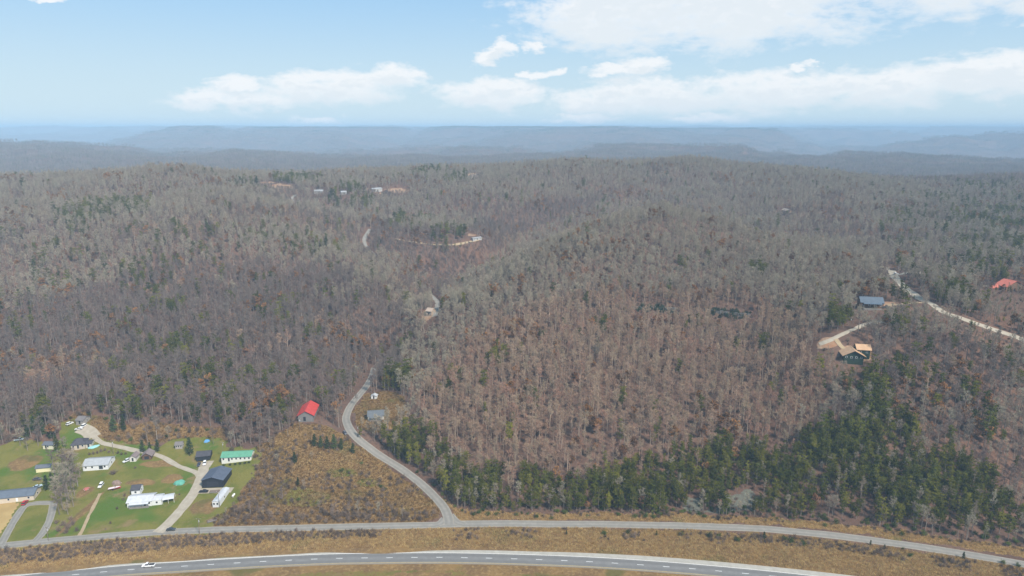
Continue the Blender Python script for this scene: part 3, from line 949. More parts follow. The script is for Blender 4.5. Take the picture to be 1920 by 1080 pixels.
for i in range(4):
    a, b = bush(rnd.uniform(1.5, 2.2), rnd.uniform(2.2, 3.6), 18, 22, .034)
    SHRUB.add([('stems', a, 'thicket'), ('twigs', b, 'thicket')])
GREEN = Kind('green_shrub')
for i in range(3):
    a, b = bush(rnd.uniform(1.3, 1.7), rnd.uniform(1.6, 2.4), 16, 20, .03, .38)
    GREEN.add([('stems', a, 'thicket'), ('foliage', b, 'leaf_shrub')])
LAUREL = Kind('laurel_shrub')
for i in range(3):
    a, b = bush(rnd.uniform(2.0, 2.6), rnd.uniform(2.2, 3.0), 18, 22, .03, .45)
    LAUREL.add([('stems', a, 'thicket'), ('foliage', b, 'laurel')])
GRASS = Kind('dry_grass')
for i in range(4):
    GRASS.add([('blades', tuft(24, rnd.uniform(.8, 1.3), .7, .04), 'dry_grass')])
BRUSHG = Kind('brush_grass')
for i in range(4):
    BRUSHG.add([('blades', tuft(24, rnd.uniform(.6, 1.0), .8, .04), 'brush_grass')])

# far woods: whole clumps of trees as one source
def clump(n, size, pines):
    tr, cr, gr = MB(), MB(), MB()
    for i in range(n):
        x, y = rnd.uniform(-size, size), rnd.uniform(-size, size)
        h = rnd.uniform(13, 19); w = rnd.uniform(2.6, 4.2)
        if rnd.random() < pines:
            for k in range(26):
                t = rnd.random(); p = Vector((x, y, h * (.25 + .7 * t))) + rdir(-20, 30) * w * (1.05 - t) * rnd.random()
                a = rdir(-30, 60) * 1.6; b = a.cross(rdir(-80, 80)).normalized() * .6
                gr.poly([p - b, p + b, p + a], [(0, 1, 2)])
        else:
            tr.tube([(x, y, -.5), (x, y, h * .8)], [.24, .08], 3, cap=False)
            for k in range(34):
                p = Vector((x, y, h * (.42 + .5 * rnd.random()))) + rdir(-40, 60) * w * rnd.random() * .7
                twig(cr, p, rdir(10, 85), rnd.uniform(1.6, 3.2), .13)
    return tr, cr, gr


FAR = Kind('far_woods')
for i in range(6):
    a, b, c_ = clump(16, 15, .10)
    FAR.add([('trunks', a, 'bark'), ('crowns', b, 'twigs_plum'), ('pines', c_, 'pine_needles')])


FARP = Kind('far_pines')
for i in range(4):
    a, b, c_ = clump(16, 15, .6)
    FARP.add([('trunks', a, 'bark'), ('crowns', b, 'twigs_plum'), ('pines', c_, 'cedar_needles')])


def scatter(name, kind, P, scl, idx, rot, label, tiltv=None):
    """a mass nobody could count: one object that sets copies of the sources on points of the ground"""
    me = bpy.data.meshes.new(name)
    me.vertices.add(len(P)); me.vertices.foreach_set('co', np.asarray(P, np.float32).ravel())
    S = np.asarray(scl, np.float32)
    if S.ndim == 1: S = np.c_[S, S, S]
    a = me.attributes.new('s', 'FLOAT_VECTOR', 'POINT'); a.data.foreach_set('vector', S.ravel())
    a = me.attributes.new('i', 'INT', 'POINT'); a.data.foreach_set('value', np.asarray(idx, np.int32))
    rv = np.zeros((len(P), 3), np.float32); rv[:, 2] = rot
    if tiltv is not None: rv[:, :2] = tiltv
    a = me.attributes.new('r', 'FLOAT_VECTOR', 'POINT'); a.data.foreach_set('vector', rv.ravel())
    o = bpy.data.objects.new(name, me); COL.objects.link(o)
    tag(o, label, None, None, 'stuff')
    ng = bpy.data.node_groups.new(name + '_scatter', 'GeometryNodeTree')
    ng.interface.new_socket('Geometry', in_out='INPUT', socket_type='NodeSocketGeometry')
    ng.interface.new_socket('Geometry', in_out='OUTPUT', socket_type='NodeSocketGeometry')
    N, Lk = ng.nodes, ng.links
    gi, go = N.new('NodeGroupInput'), N.new('NodeGroupOutput')
    ci = N.new('GeometryNodeCollectionInfo'); ci.inputs['Collection'].default_value = kind.col
    ci.inputs['Separate Children'].default_value = True; ci.inputs['Reset Children'].default_value = True
    ip = N.new('GeometryNodeInstanceOnPoints'); ip.inputs['Pick Instance'].default_value = True

    def at(nm, ty):
        q = N.new('GeometryNodeInputNamedAttribute'); q.data_type = ty; q.inputs['Name'].default_value = nm
        return q.outputs['Attribute']
    Lk.new(gi.outputs[0], ip.inputs['Points']); Lk.new(ci.outputs[0], ip.inputs['Instance'])
    Lk.new(at('i', 'INT'), ip.inputs['Instance Index']); Lk.new(at('r', 'FLOAT_VECTOR'), ip.inputs['Rotation']); Lk.new(at('s', 'FLOAT_VECTOR'), ip.inputs['Scale'])
    Lk.new(ip.outputs[0], go.inputs[0])
    md = o.modifiers.new('scatter', 'NODES'); md.node_group = ng
    return o


# ------------------------------------------------------------------ where plants stand
NR = np.random.RandomState(5)


def jgrid(x0, x1, y0, y1, step, jit=.9):
    gx, gy = np.meshgrid(np.arange(x0, x1, step), np.arange(y0, y1, step))
    x = gx.ravel() + NR.uniform(-.5, .5, gx.size) * step * jit; y = gy.ravel() + NR.uniform(-.5, .5, gx.size) * step * jit
    return x, y


def road_free(x, y, margin):
    ok = np.ones(len(x), bool)
    for L, hw in ROADS:
        lo, hi = L.min(0) - hw - margin - 2, L.max(0) + hw + margin + 2
        b = np.where((x > lo[0]) & (x < hi[0]) & (y > lo[1]) & (y < hi[1]) & ok)[0]
        if len(b) == 0: continue
        for s in range(0, len(b), 4000):
            q = b[s:s + 4000]
            d = np.sqrt(((x[q, None] - L[None, :, 0]) ** 2 + (y[q, None] - L[None, :, 1]) ** 2).min(1))
            ok[q] &= d > hw + margin
    return ok


SIGHT = []


def sight_mask(x, y):
    m = np.zeros(len(x), bool)
    for cx, cy, a, b, kx, ky in SIGHT:
        dx, dy = x - cx, y - cy
        m |= ((dx * ky - dy * kx) / a) ** 2 + ((dx * kx + dy * ky) / b) ** 2 < 1
    return m


def clear_free(x, y, margin=0.0):
    ok = np.ones(len(x), bool)
    for cx, cy, a, b in CLEAR:
        ok &= ((x - cx) / (a + margin)) ** 2 + ((y - cy) / (b + margin)) ** 2 > 1
    return ok


# ------------------------------------------------------------------ buildings
mat('glass_dark', (0.03, 0.035, 0.045), 0.12, spec=0.5, var=0.2)
mat('trim_white', (0.72, 0.72, 0.70), 0.6)
mat('wood_grey', (0.19, 0.175, 0.16), 0.9, var=0.25, scale=3.0)
mat('wood_brown', (0.15, 0.09, 0.055), 0.9, var=0.25, scale=3.0)
mat('concrete', (0.36, 0.34, 0.31), 0.9)
mat('pole_wood', (0.17, 0.135, 0.105), 0.95, var=0.2)


def paint(c): return mat('paint_%02x%02x%02x' % tuple(int(k * 255) for k in c), c, 0.65, var=0.07, scale=0.8)


def metal_roof(c, name):
    """ribbed sheet roofing: fine standing seams and streaks of weather"""
    if name in MATS: return name
    m = bpy.data.materials.new(name); m.use_nodes = True
    t = NT(m.node_tree); out = t.n('ShaderNodeOutputMaterial'); p = t.n('ShaderNodeBsdfPrincipled')
    p.inputs['Roughness'].default_value = 0.5; p.inputs['Specular IOR Level'].default_value = 0.3
    tc = t.n('ShaderNodeTexCoord'); ob = tc.outputs['Object']
    nz = t.noise(ob, 0.5, 5.0, 0.65); nf = t.noise(ob, 3.0, 3.0, 0.6)
    vm = t.n('ShaderNodeVectorMath', operation='SCALE'); vm.inputs[0].default_value = c
    t.set(vm.inputs['Scale'], t.math('ADD', t.ramp(nz, 0.25, 0.75, 0.8, 1.14, False), t.math('MULTIPLY', t.math('SUBTRACT', nf, 0.5), 0.3)))
    t.set(p.inputs['Base Color'], vm.outputs[0])
    t.t.links.new(p.outputs[0], out.inputs[0]); MATS[name] = m
    return name


def house(name, label, cat, A, B, depth, wh, rh, wall, roof, ridge='x', wins=3, door=0.5, over=0.45, doorm='glass_dark', porch=0.0, chimney=False,
          side=1, group=None, ribs=0, winw=1.0, doorw=1.0, doorh=2.1, clear=3.0, base_z=None, hip=0.0, C=None):
    """walls with gables, a roof slab with overhang, windows and door; A and B are the front corners on the ground"""
    a = G(*A) if isinstance(A, tuple) else A
    b = G(*B) if isinstance(B, tuple) else B
    if C is not None: depth = (G(*C) - b).length
    w = (b - a).length; dx = (b - a).normalized(); rz = math.atan2(dx.y, dx.x)
    ny = Vector((-dx.y, dx.x, 0))
    ctr = (a + b) * .5 + ny * depth * .5
    zz = [tz(*(p.xy)) for p in (a, b, a + ny * depth, b + ny * depth)]
    z0 = (sum(zz) / 4 + .15) if base_z is None else base_z
    CLEAR.append((ctr.x, ctr.y, w / 2 + clear, depth / 2 + clear))
    e = empty(name, (ctr.x, ctr.y, z0), rz, label, cat, group)
    X, Y = w / 2, depth / 2
    wl, rf = MB(), MB()
    dn = -3.0
    if ridge == 'x':
        wl.poly([(-X, -Y, dn), (X, -Y, dn), (X, Y, dn), (-X, Y, dn), (-X, -Y, wh), (X, -Y, wh), (X, Y, wh), (-X, Y, wh), (-X + hip, 0, wh + rh), (X - hip, 0, wh + rh)],
                [(0, 1, 5, 4), (1, 2, 6, 9, 5), (2, 3, 7, 6), (3, 0, 4, 8, 7), (4, 5, 9, 8), (6, 7, 8, 9)])
        sl = rh / Y
        o = over; y0 = Y + o; zl = wh - sl * o; xo = X + o; hx = xo - hip * 1.05
        th = .16
        for s in (-1, 1):
            rf.poly([(-xo, s * y0, zl + .05), (xo, s * y0, zl + .05), (hx, 0, wh + rh + .05), (-hx, 0, wh + rh + .05), (-xo, s * y0, zl + th + .05), (xo, s * y0, zl + th + .05), (hx, 0, wh + rh + th + .06), (-hx, 0, wh + rh + th + .06)],
                    [(4, 5, 6, 7) if s < 0 else (7, 6, 5, 4), (0, 1, 2, 3) if s > 0 else (3, 2, 1, 0), (0, 1, 5, 4) if s < 0 else (4, 5, 1, 0), (1, 2, 6, 5), (3, 0, 4, 7)])
        if hip:
            for s in (-1, 1):
                rf.poly([(s * xo, -y0, zl + th + .05), (s * xo, y0, zl + th + .05), (s * hx, 0, wh + rh + th + .06)], [(0, 1, 2) if s > 0 else (2, 1, 0)])
    else:
        wl.poly([(-X, -Y, dn), (X, -Y, dn), (X, Y, dn), (-X, Y, dn), (-X, -Y, wh), (X, -Y, wh), (X, Y, wh), (-X, Y, wh), (0, -Y, wh + rh), (0, Y, wh + rh)],
                [(0, 1, 5, 8, 4), (1, 2, 6, 5), (2, 3, 7, 9, 6), (3, 0, 4, 7), (4, 8, 9, 7), (5, 6, 9, 8)])
        sl = rh / X; o = over; xo = X + o; zl = wh - sl * o; yo = Y + o; th = .16
        for s in (-1, 1):
            rf.poly([(s * xo, -yo, zl + .05), (s * xo, yo, zl + .05), (0, yo, wh + rh + .05), (0, -yo, wh + rh + .05), (s * xo, -yo, zl + th + .05), (s * xo, yo, zl + th + .05), (0, yo, wh + rh + th + .06), (0, -yo, wh + rh + th + .06)],
                    [(4, 5, 6, 7) if s > 0 else (7, 6, 5, 4), (3, 2, 1, 0) if s > 0 else (0, 1, 2, 3), (0, 1, 5, 4) if s > 0 else (4, 5, 1, 0), (1, 2, 6, 5), (3, 0, 4, 7)])
    wo = wl.build('wall', wall, e)
    ro = rf.build('roof', roof, e)
    rb = MB()
    if ribs:
        n = int((2 * X if ridge == 'x' else 2 * Y) / ribs)
        for k in range(1, n):
            for s in (-1, 1):
                if ridge == 'x':
                    xk = -X + k * ribs
                    rb.poly([(xk - .05, s * y0, zl + th + .12), (xk + .05, s * y0, zl + th + .12), (xk + .05, 0, wh + rh + th + .12), (xk - .05, 0, wh + rh + th + .12)], [(0, 1, 2, 3)])
                else:
                    yk = -Y + k * ribs
                    rb.poly([(s * xo, yk - .05, zl + th + .12), (s * xo, yk + .05, zl + th + .12), (0, yk + .05, wh + rh + th + .12), (0, yk - .05, wh + rh + th + .12)], [(0, 1, 2, 3)])
        tag(rb.build('roof_seams', roof, ro), kind='stuff')
    # ridge cap
    if ridge == 'x': MB().box((0, 0, wh + rh + th + .08), (2 * (xo - hip), .35, .08)).build('ridge_cap', roof, ro)
    else: MB().box((0, 0, wh + rh + th + .08), (.35, 2 * yo, .08)).build('ridge_cap', roof, ro)

    def window(x, y, z, ww, hh, face):
        f = MB()
        s = (ww + .2, .09, hh + .2) if face == 'y' else (.09, ww + .2, hh + .2)
        f.box((0, 0, 0), s)
        wo_ = f.build('window', 'trim_white', e); wo_.location = (x, y, z)
        s2 = (ww, .03, hh) if face == 'y' else (.03, ww, hh)
        off = (0, -.05 if y < 0 else .05, 0) if face == 'y' else (.05 if x > 0 else -.05, 0, 0)
        MB().box(off, s2).build('pane', 'glass_dark', wo_)
    dxp = None
    if door is not None:
        dxp = -X + 2 * X * door
        dd = MB().box((dxp, -Y - .03, doorh / 2), (doorw, .1, doorh)).build('door', doorm, e)  # on open barns this dark panel paints the shade inside the opening
    for k in range(wins):
        x_ = -X + 2 * X * (k + .5) / wins
        if dxp is not None and abs(x_ - dxp) < doorw / 2 + winw * .6: continue
        window(x_, -Y - .02, wh * .58, winw, 1.1, 'y')
    if wins:
        window(side * (X + .02), 0, wh * .58, 1.0, 1.1, 'x')
    if porch:
        pw = 2 * X * .8
        MB().box((0, -Y - porch / 2, -.6), (pw, porch, 1.4)).build('porch_deck', 'wood_grey', e)
        pr = MB().poly([(-pw / 2, -Y - porch - .2, wh - .75), (pw / 2, -Y - porch - .2, wh - .75), (pw / 2, -Y - .02, wh - .1), (-pw / 2, -Y - .02, wh - .1),
                        (-pw / 2, -Y - porch - .2, wh - .63), (pw / 2, -Y - porch - .2, wh - .63), (pw / 2, -Y - .02, wh + .02), (-pw / 2, -Y - .02, wh + .02)],
                       [(4, 5, 6, 7), (3, 2, 1, 0), (0, 1, 5, 4), (1, 2, 6, 5), (3, 0, 4, 7)])
        pr.build('porch_roof', roof, e)
        for k in range(4):
            MB().box((-pw / 2 + .15 + (pw - .3) * k / 3, -Y - porch + .1, wh / 2 - .35), (.16, .16, wh - .8)).build('porch_post', 'wood_grey', e)
    if chimney:
        MB().box((X * .5, Y * .2, wh + rh * .8 + .6), (.8, .8, 2.2)).build('chimney', 'concrete', ro)
    return e


W = lambda *c: paint(c).name
# --- yards on the left
house('long_house', 'long dark slate roofed house with pale walls at the left edge', 'house', (-50, 950), (64, 937.5), 9.5, 2.8, 1.7, W(.50, .43, .34), metal_roof((.105, .125, .155), 'roof_slate'), wins=6, door=.72, doorm='trim_white')
house('yellow_shed', 'cream yellow shed with dark shingle roof beside the bare garden plot', 'shed', (68, 886.5), (95, 883.5), 4.2, 2.5, 1.0, W(.66, .60, .36), metal_roof((.11, .12, .14), 'roof_charcoal'), wins=0, door=None, clear=1)
house('cream_shed', 'small cream shed half hidden under dark evergreens', 'shed', (81, 842), (100, 842.5), 5.0, 2.4, 1.1, W(.58, .54, .40), 'roof_charcoal', wins=1, door=.3, clear=1)
house('dark_roof_house', 'dark roofed cottage at the end of the gravel lane', 'house', (134, 845), (160, 841), 8.5, 2.7, 2.3, W(.42, .37, .30), metal_roof((.06, .057, .065), 'roof_black'), wins=3, chimney=False, hip=3.0)
house('cottage_annex', 'low dark roofed annex beside the dark cottage', 'shed', (161, 840.5), (172, 839), 5.5, 2.3, .9, W(.45, .42, .36), 'roof_black', wins=1, clear=1)
house('grey_roof_house', 'white house with broad pale grey metal roof beside the round bush', 'house', (156, 883.5), (203, 880), 10.5, 2.7, 1.8, W(.62, .63, .64), metal_roof((.33, .345, .36), 'roof_palegrey'), wins=4, door=.72, doorw=2.2, ribs=.9)
house('lane_shed', 'brown roofed shed at the top of the gravel lane', 'shed', (143, 797), (157, 798), 7, 2.5, 1.4, W(.26, .24, .22), metal_roof((.16, .145, .14), 'roof_brown'), wins=1, clear=1.5)
house('white_shed', 'small white gabled shed beside the parked hatchback', 'shed', (243.5, 866), (255, 865.5), 5.5, 2.4, 1.3, W(.55, .53, .49), metal_roof((.20, .16, .155), 'roof_mauve'), ridge='y', wins=0, door=.5, clear=1)
house('brown_barn', 'little brown open fronted barn beside the gravel lane', 'shed', (267, 863), (284, 861.5), 5.5, 2.5, 1.8, W(.13, .075, .05), 'roof_mauve', ridge='y', wins=0, door=.5, doorw=2.6, doorh=2.0, clear=1, over=.8)  # door panel is a dark sheet painting the shade of the open front
house('playhouse', 'little grey roofed shed with three white windows on the upper lawn', 'shed', (329, 842.5), (342, 841.5), 4.0, 2.3, 1.3, W(.30, .27, .25), 'roof_brown', wins=3, door=None, winw=.7, clear=1)
house('black_garage', 'black garage with two cars parked before its doors', 'garage', (369, 866), (394, 862.5), 7.0, 2.7, 1.6, W(.022, .024, .03), 'roof_black', ridge='x', wins=0, door=.3, doorw=2.6, doorh=2.1, clear=2)
gh = house('green_roof_house', 'long white house under a pale green metal roof', 'house', (416, 870), (471, 863), 8.0, 2.7, 1.7, W(.60, .60, .55), metal_roof((.10, .27, .18), 'roof_green'), wins=7, door=.25, ribs=.9, clear=1.5)
house('black_barn', 'big black metal barn with slate blue roof on the gravel pad', 'barn', (379.5, 915), (419, 913.5), 16, 4.0, 1.9, W(.018, .020, .028), metal_roof((.085, .10, .135), 'roof_barn'), ridge='y', wins=0, door=.5, doorw=6.5, doorh=3.1, ribs=1.0, doorm=W(.028, .03, .04), C=(440, 889))
tr_ = house('white_trailer', 'long white mobile home parked end on below the black barn', 'mobile home', (399, 951.5), (411.5, 951), 16, 2.7, .45, W(.55, .56, .57), metal_roof((.47, .48, .50), 'roof_white'), ridge='y', wins=2, door=None, over=.15, C=(437, 922), ribs=1.6, clear=2)
house('white_house', 'long white single storey house on the front lawn', 'house', (239, 952.5), (285, 948.5), 8.5, 2.8, 1.3, W(.58, .59, .59), 'roof_white', wins=5, door=.72, ribs=1.1, porch=1.6)
house('white_annex', 'low white wing joined to the long white house', 'house', (285.5, 948), (303.5, 946), 7.0, 2.5, .8, W(.58, .59, .59), 'roof_white', wins=1, door=None, over=.1, clear=1)
house('dark_roof_shed', 'small white shed with black shingle roof behind the white house', 'shed', (247, 930), (263, 928.5), 6.0, 3.2, 1.5, W(.66, .66, .66), 'roof_black', wins=1, door=None, clear=1)


def carport(A, B, depth, h, label, roofm):
    a, b = G(*A), G(*B); dx = (b - a).normalized(); ny = Vector((-dx.y, dx.x, 0)); w = (b - a).length
    c = (a + b) * .5 + ny * depth * .5
    e = empty('carport', (c.x, c.y, tz(c.x, c.y)), math.atan2(dx.y, dx.x), label, 'carport')
    n = 8; m_ = MB(); pts = []
    for i in range(n + 1):
        y = -depth / 2 + depth * i / n; zz = h + .9 * (1 - (2 * i / n - 1) ** 2)
        pts += [(-w / 2, y, zz), (w / 2, y, zz)]
    m_.poly(pts, [(2 * i, 2 * i + 1, 2 * i + 3, 2 * i + 2) for i in range(n)])
    m_.poly([(p[0], p[1], p[2] - .08) for p in pts], [(2 * i + 2, 2 * i + 3, 2 * i + 1, 2 * i) for i in range(n)])
    m_.build('roof', roofm, e)
    for x in (-w / 2 + .1, 0, w / 2 - .1):
        for y in (-depth / 2 + .1, depth / 2 - .1):
            MB().box((x, y, h / 2 - .3), (.12, .12, h + .6)).build('post', 'trim_white', e)
    CLEAR.append((c.x, c.y, w / 2 + 1, depth / 2 + 1))


carport((305, 946), (327, 942), 6.5, 2.4, 'white metal carport at the drive end of the white house', 'roof_white')
# --- beside the side road
rb_ = house('red_roof_barn', 'grey timber barn with bright red metal roof', 'barn', (559.5, 792), (588, 791), 12, 4.2, 2.9, W(.17, .16, .155), metal_roof((.47, .055, .045), 'roof_red'), ridge='y', wins=0, door=.42, doorw=1.6, doorh=3.0, ribs=1.0, C=(613, 772), over=.8, clear=2)  # door panel is an open gap, its inner shade painted as dark sheet
house('grey_cottage', 'weathered cottage with curled dark grey roof inside the road bend', 'house', (690, 789), (720, 787), 7.5, 2.7, 2.2, W(.44, .42, .38), metal_roof((.105, .115, .125), 'roof_slategrey'), wins=3, porch=1.8, clear=2)
house('tiny_shed', 'tiny white shed above the weathered cottage', 'shed', (696, 748.5), (706, 748), 3.2, 2.0, .9, W(.58, .57, .55), metal_roof((.4, .41, .42), 'roof_grey'), ridge='y', wins=0, door=.5, clear=1)
# --- on the right hill
house('log_cabin', 'dark log cabin with slate blue roof beside the ridge lane', 'house', (1613, 580.5), (1656, 579), 9.0, 4.4, 3.2, 'wood_brown', metal_roof((.085, .11, .14), 'roof_blueslate'), wins=4, porch=2.4, clear=4)
house('green_house', 'dark green house with new tan plywood roof under the ridge lane', 'house', (1581, 682), (1618, 684.5), 8.5, 3.6, 3.2, W(.022, .042, .03), metal_roof((.46, .29, .17), 'roof_plywood'), ridge='y', wins=4, porch=0, over=1.3, clear=4)
house('green_house_wing', 'tan roofed wing behind the dark green house', 'house', (1606, 672), (1630, 674), 8, 4.2, 2.2, W(.022, .042, .03), 'roof_plywood', ridge='x', wins=2, door=None, over=.8, clear=2)
house('red_roof_cabin', 'dark timber cabin with brick red roof near the right edge', 'house', (1886, 545), (1918, 545), 10, 4.6, 4.2, 'wood_brown', metal_roof((.44, .12, .075), 'roof_brick'), ridge='y', wins=3, over=.9, clear=4)
house('red_roof_shed', 'low shed with brick red roof left of the timber cabin', 'shed', (1857, 543), (1876, 543.5), 5, 2.0, 1.4, 'wood_brown', 'roof_brick', wins=0, clear=2)
metal_roof((.30, .305, .31), 'roof_far')
# --- far up the hollow
house('hollow_house', 'small tan house beside the bend of the hollow road', 'house', (799, 593), (809, 592.5), 7, 3.0, 2.0, W(.32, .25, .19), metal_roof((.36, .28, .22), 'roof_tan'), wins=2, clear=4)
house('hollow_trailer', 'long white trailer home beside the hollow lane', 'mobile home', (887, 453.5), (903, 450), 4.5, 2.6, .6, W(.36, .36, .35), 'roof_far', wins=3, clear=4)
house('upland_house', 'white roofed house left of centre on the far clearing', 'house', (589, 363), (606, 362), 9, 3, 1.6, W(.36, .36, .35), 'roof_far', wins=3, clear=4)
house('upland_cottage', 'small white far cottage between the two dirt clearings', 'house', (640, 365), (650, 364), 8, 3, 1.6, W(.36, .36, .35), 'roof_far', wins=2, clear=4)
house('clearing_house', 'white roofed house standing on the tan far clearing', 'house', (700, 360), (717, 358.5), 9, 3, 1.6, W(.36, .35, .33), 'roof_far', wins=3, clear=4)
house('ridge_cabin', 'tan roofed cabin alone in the woods of the right ridge', 'house', (1465, 400), (1478, 400), 8, 3.2, 2.2, W(.40, .27, .17), 'roof_tan', wins=2, clear=5)
house('hilltop_house', 'pale house on the bare far hilltop clearing', 'house', (884, 334), (897, 332), 9, 3, 1.8, W(.60, .52, .42), 'roof_tan', wins=2, clear=4)
house('edge_house', 'white far house by the pines on the left ridge', 'house', (455, 357), (463, 356), 8, 3, 1.6, W(.66, .66, .64), 'roof_white', wins=2, clear=6)


# ------------------------------------------------------------------ vehicles
mat('tyre', (0.02, 0.02, 0.02), 0.9)
mat('rim', (0.35, 0.35, 0.36), 0.4, metal=0.6)
mat('lamp', (0.7, 0.7, 0.66), 0.2)
mat('bed_liner', (0.02, 0.02, 0.022), 0.9)
WHEEL = MB()
for s_ in (-.11, .11):
    WHEEL.poly([(.34 * math.cos(k * math.pi / 6), s_, .34 * math.sin(k * math.pi / 6)) for k in range(12)], [tuple(range(12)) if s_ > 0 else tuple(reversed(range(12)))])
WHEEL.f += [(k, (k + 1) % 12, 12 + (k + 1) % 12, 12 + k) for k in range(12)]; WHEEL.m += [0] * 12
WHEEL_ME = WHEEL.mesh('wheel', 'tyre')
RIM_ME = MB().poly([(.2 * math.cos(k * math.pi / 4), 0, .2 * math.sin(k * math.pi / 4)) for k in range(8)], [tuple(range(8))]).mesh('rim', 'rim')


def vehicle(name, label, cat, at_, yaw, colour, kind='sedan', L=4.6, Wd=1.82, lift=0.05):
    """at_ point of the photograph under the vehicle, yaw of its nose"""
    g = G(*at_)
    zt = g.z + lift + (0.12 if kind != 'highway' else 0)
    e = empty(name, (g.x, g.y, zt), yaw, label, cat)
    body = paint(colour).name
    h = L / 2; w = Wd / 2
    hz = {'sedan': (.30, .92, 1.42), 'suv': (.36, 1.02, 1.72), 'pickup': (.42, 1.08, 1.82)}[kind]
    b = MB()
    prof = [(-h, .55), (-h + .06, hz[1] * .96), (-h * .45, hz[1]), (h * .30, hz[1]), (h * .55, hz[1] * .97), (h - .12, hz[1] * .86), (h, .62), (h - .06, hz[0]), (-h + .08, hz[0])]
    n = len(prof); pts = []
    for sy, k in ((-1, 1.0), (1, 1.0)):
        pts += [(x, sy * w * (.93 if z_ > .9 * hz[1] or abs(x) > h * .9 else 1.0), z_) for x, z_ in prof]
    b.poly(pts, [tuple(range(n)), tuple(range(2 * n - 1, n - 1, -1))] + [(i, n + i, n + (i + 1) % n, (i + 1) % n) for i in range(n)])
    b.build('body', body, e)
    x0, x1, x2, x3 = {'sedan': (-h * .72, -h * .42, h * .12, h * .42), 'suv': (-h * .93, -h * .80, h * .16, h * .44), 'pickup': (-h * .02, h * .04, h * .34, h * .55)}[kind]
    wt, wb = w * .74, w * .9
    MB().poly([(x0, -wb, hz[1]), (x3, -wb, hz[1]), (x3, wb, hz[1]), (x0, wb, hz[1]), (x1, -wt, hz[2]), (x2, -wt, hz[2]), (x2, wt, hz[2]), (x1, wt, hz[2])],
              [(0, 1, 5, 4), (1, 2, 6, 5), (2, 3, 7, 6), (3, 0, 4, 7)]).build('window_glass', 'glass_dark', e)
    MB().box(((x1 + x2) / 2, 0, hz[2] + .02), (x2 - x1 + .1, 2 * wt + .06, .06)).build('roof_panel', body, e)
    if kind == 'pickup':
        MB().box(((-h + x0) / 2 + .02, 0, hz[1] + .015), (x0 + h - .3, 2 * w * .78, .03)).build('truck_bed', 'bed_liner', e)
    for sx in (-1, 1):
        for sy in (-1, 1):
            wo = bpy.data.objects.new('wheel', WHEEL_ME); COL.objects.link(wo); wo.parent = e
            wo.location = (sx * h * .62, sy * (w - .1), .34)
            ro = bpy.data.objects.new('rim', RIM_ME); COL.objects.link(ro); ro.parent = wo; ro.location = (0, sy * .115, 0)
    for sy in (-1, 1):
        MB().box((h - .03, sy * w * .66, hz[1] * .72), (.1, .34, .16)).build('headlight', 'lamp', e)
    CLEAR.append((g.x, g.y, 3.2, 3.2))
    return e


def yaw_px(p0, p1):
    a, b = G(*p0), G(*p1)
    return math.atan2(b.y - a.y, b.x - a.x)


kk = int(np.argmin(np.abs(HW[:, 0] - G(279, 1063).x)))
vehicle('pickup_truck', 'white pickup truck driving on the highway', 'pickup', (279, 1063), math.atan2(-HWt[kk][1], -HWt[kk][0]), (.74, .74, .74), 'pickup', 5.8, 2.0, .22)
vehicle('parked_car', 'dark grey car waiting by the drive entrance on the frontage road', 'car', (321, 995), yaw_px((300, 998), (340, 996)), (.05, .06, .065), 'sedan', lift=.12)
vehicle('parked_car', 'black sedan parked on the gravel before the black barn', 'car', (382, 923.5), yaw_px((395, 923), (368, 924)), (.012, .012, .014), 'sedan', 5.0, lift=.15)
vehicle('parked_car', 'dark blue car nose out before the black garage', 'car', (373, 873), yaw_px((374, 868), (371, 879)), (.03, .035, .06), 'sedan', lift=.15)
vehicle('parked_car', 'white car nose out before the black garage', 'car', (384, 871), yaw_px((385, 866), (382, 877)), (.72, .72, .72), 'suv', lift=.15)
vehicle('parked_car', 'red car parked by the pale walled long house', 'car', (47, 945), yaw_px((42, 951), (53, 938)), (.38, .02, .025), 'suv', 4.8, lift=.12)
vehicle('parked_truck', 'white van parked on the grass beside the old boat', 'van', (189.5, 912), yaw_px((194, 905), (186, 917)), (.72, .72, .70), 'suv', 5.2)
vehicle('parked_car', 'white and black hatchback beside the small white shed', 'car', (237.5, 866), yaw_px((242, 863), (232, 868)), (.6, .62, .63), 'suv', 4.4)
vehicle('parked_car', 'white car beside the brown roofed shed on the lane', 'car', (131, 796), yaw_px((128, 798), (136, 793)), (.7, .7, .7), 'suv')
vehicle('parked_car', 'white and dark car standing on the wide gravel turn', 'car', (148, 806), yaw_px((152, 805), (142, 807)), (.55, .55, .55), 'sedan', lift=.15)
vehicle('parked_car', 'pale blue car behind the long slate roofed house', 'car', (71, 914), yaw_px((64, 916), (78, 911)), (.36, .47, .55), 'sedan')
vehicle('parked_car', 'dark car with pale hood behind the long slate roofed house', 'car', (70, 900), yaw_px((62, 900), (80, 899)), (.09, .08, .08), 'sedan')
vehicle('parked_car', 'dark car parked at the edge of the side road', 'car', (647, 814), yaw_px((643, 808), (652, 820)), (.10, .10, .11), 'suv')
vehicle('parked_car', 'white car at the top of the ridge lane', 'car', (1680, 515), yaw_px((1670, 518), (1690, 512)), (.74, .74, .74), 'suv', lift=.25)
vehicle('parked_truck', 'dark pickup beside the slate blue roofed log cabin', 'pickup', (1660, 578), yaw_px((1652, 579), (1672, 577)), (.05, .05, .055), 'pickup', 5.6, lift=.25)
vehicle('parked_truck', 'silver pickup at the left edge of the yard woods', 'pickup', (36, 826), yaw_px((30, 826), (44, 824)), (.45, .50, .52), 'pickup', 5.4)
vehicle('parked_truck', 'white camper van beside the brown lane shed', 'van', (156, 801), yaw_px((160, 797), (153, 805)), (.7, .7, .68), 'suv', 5.6, 2.1)


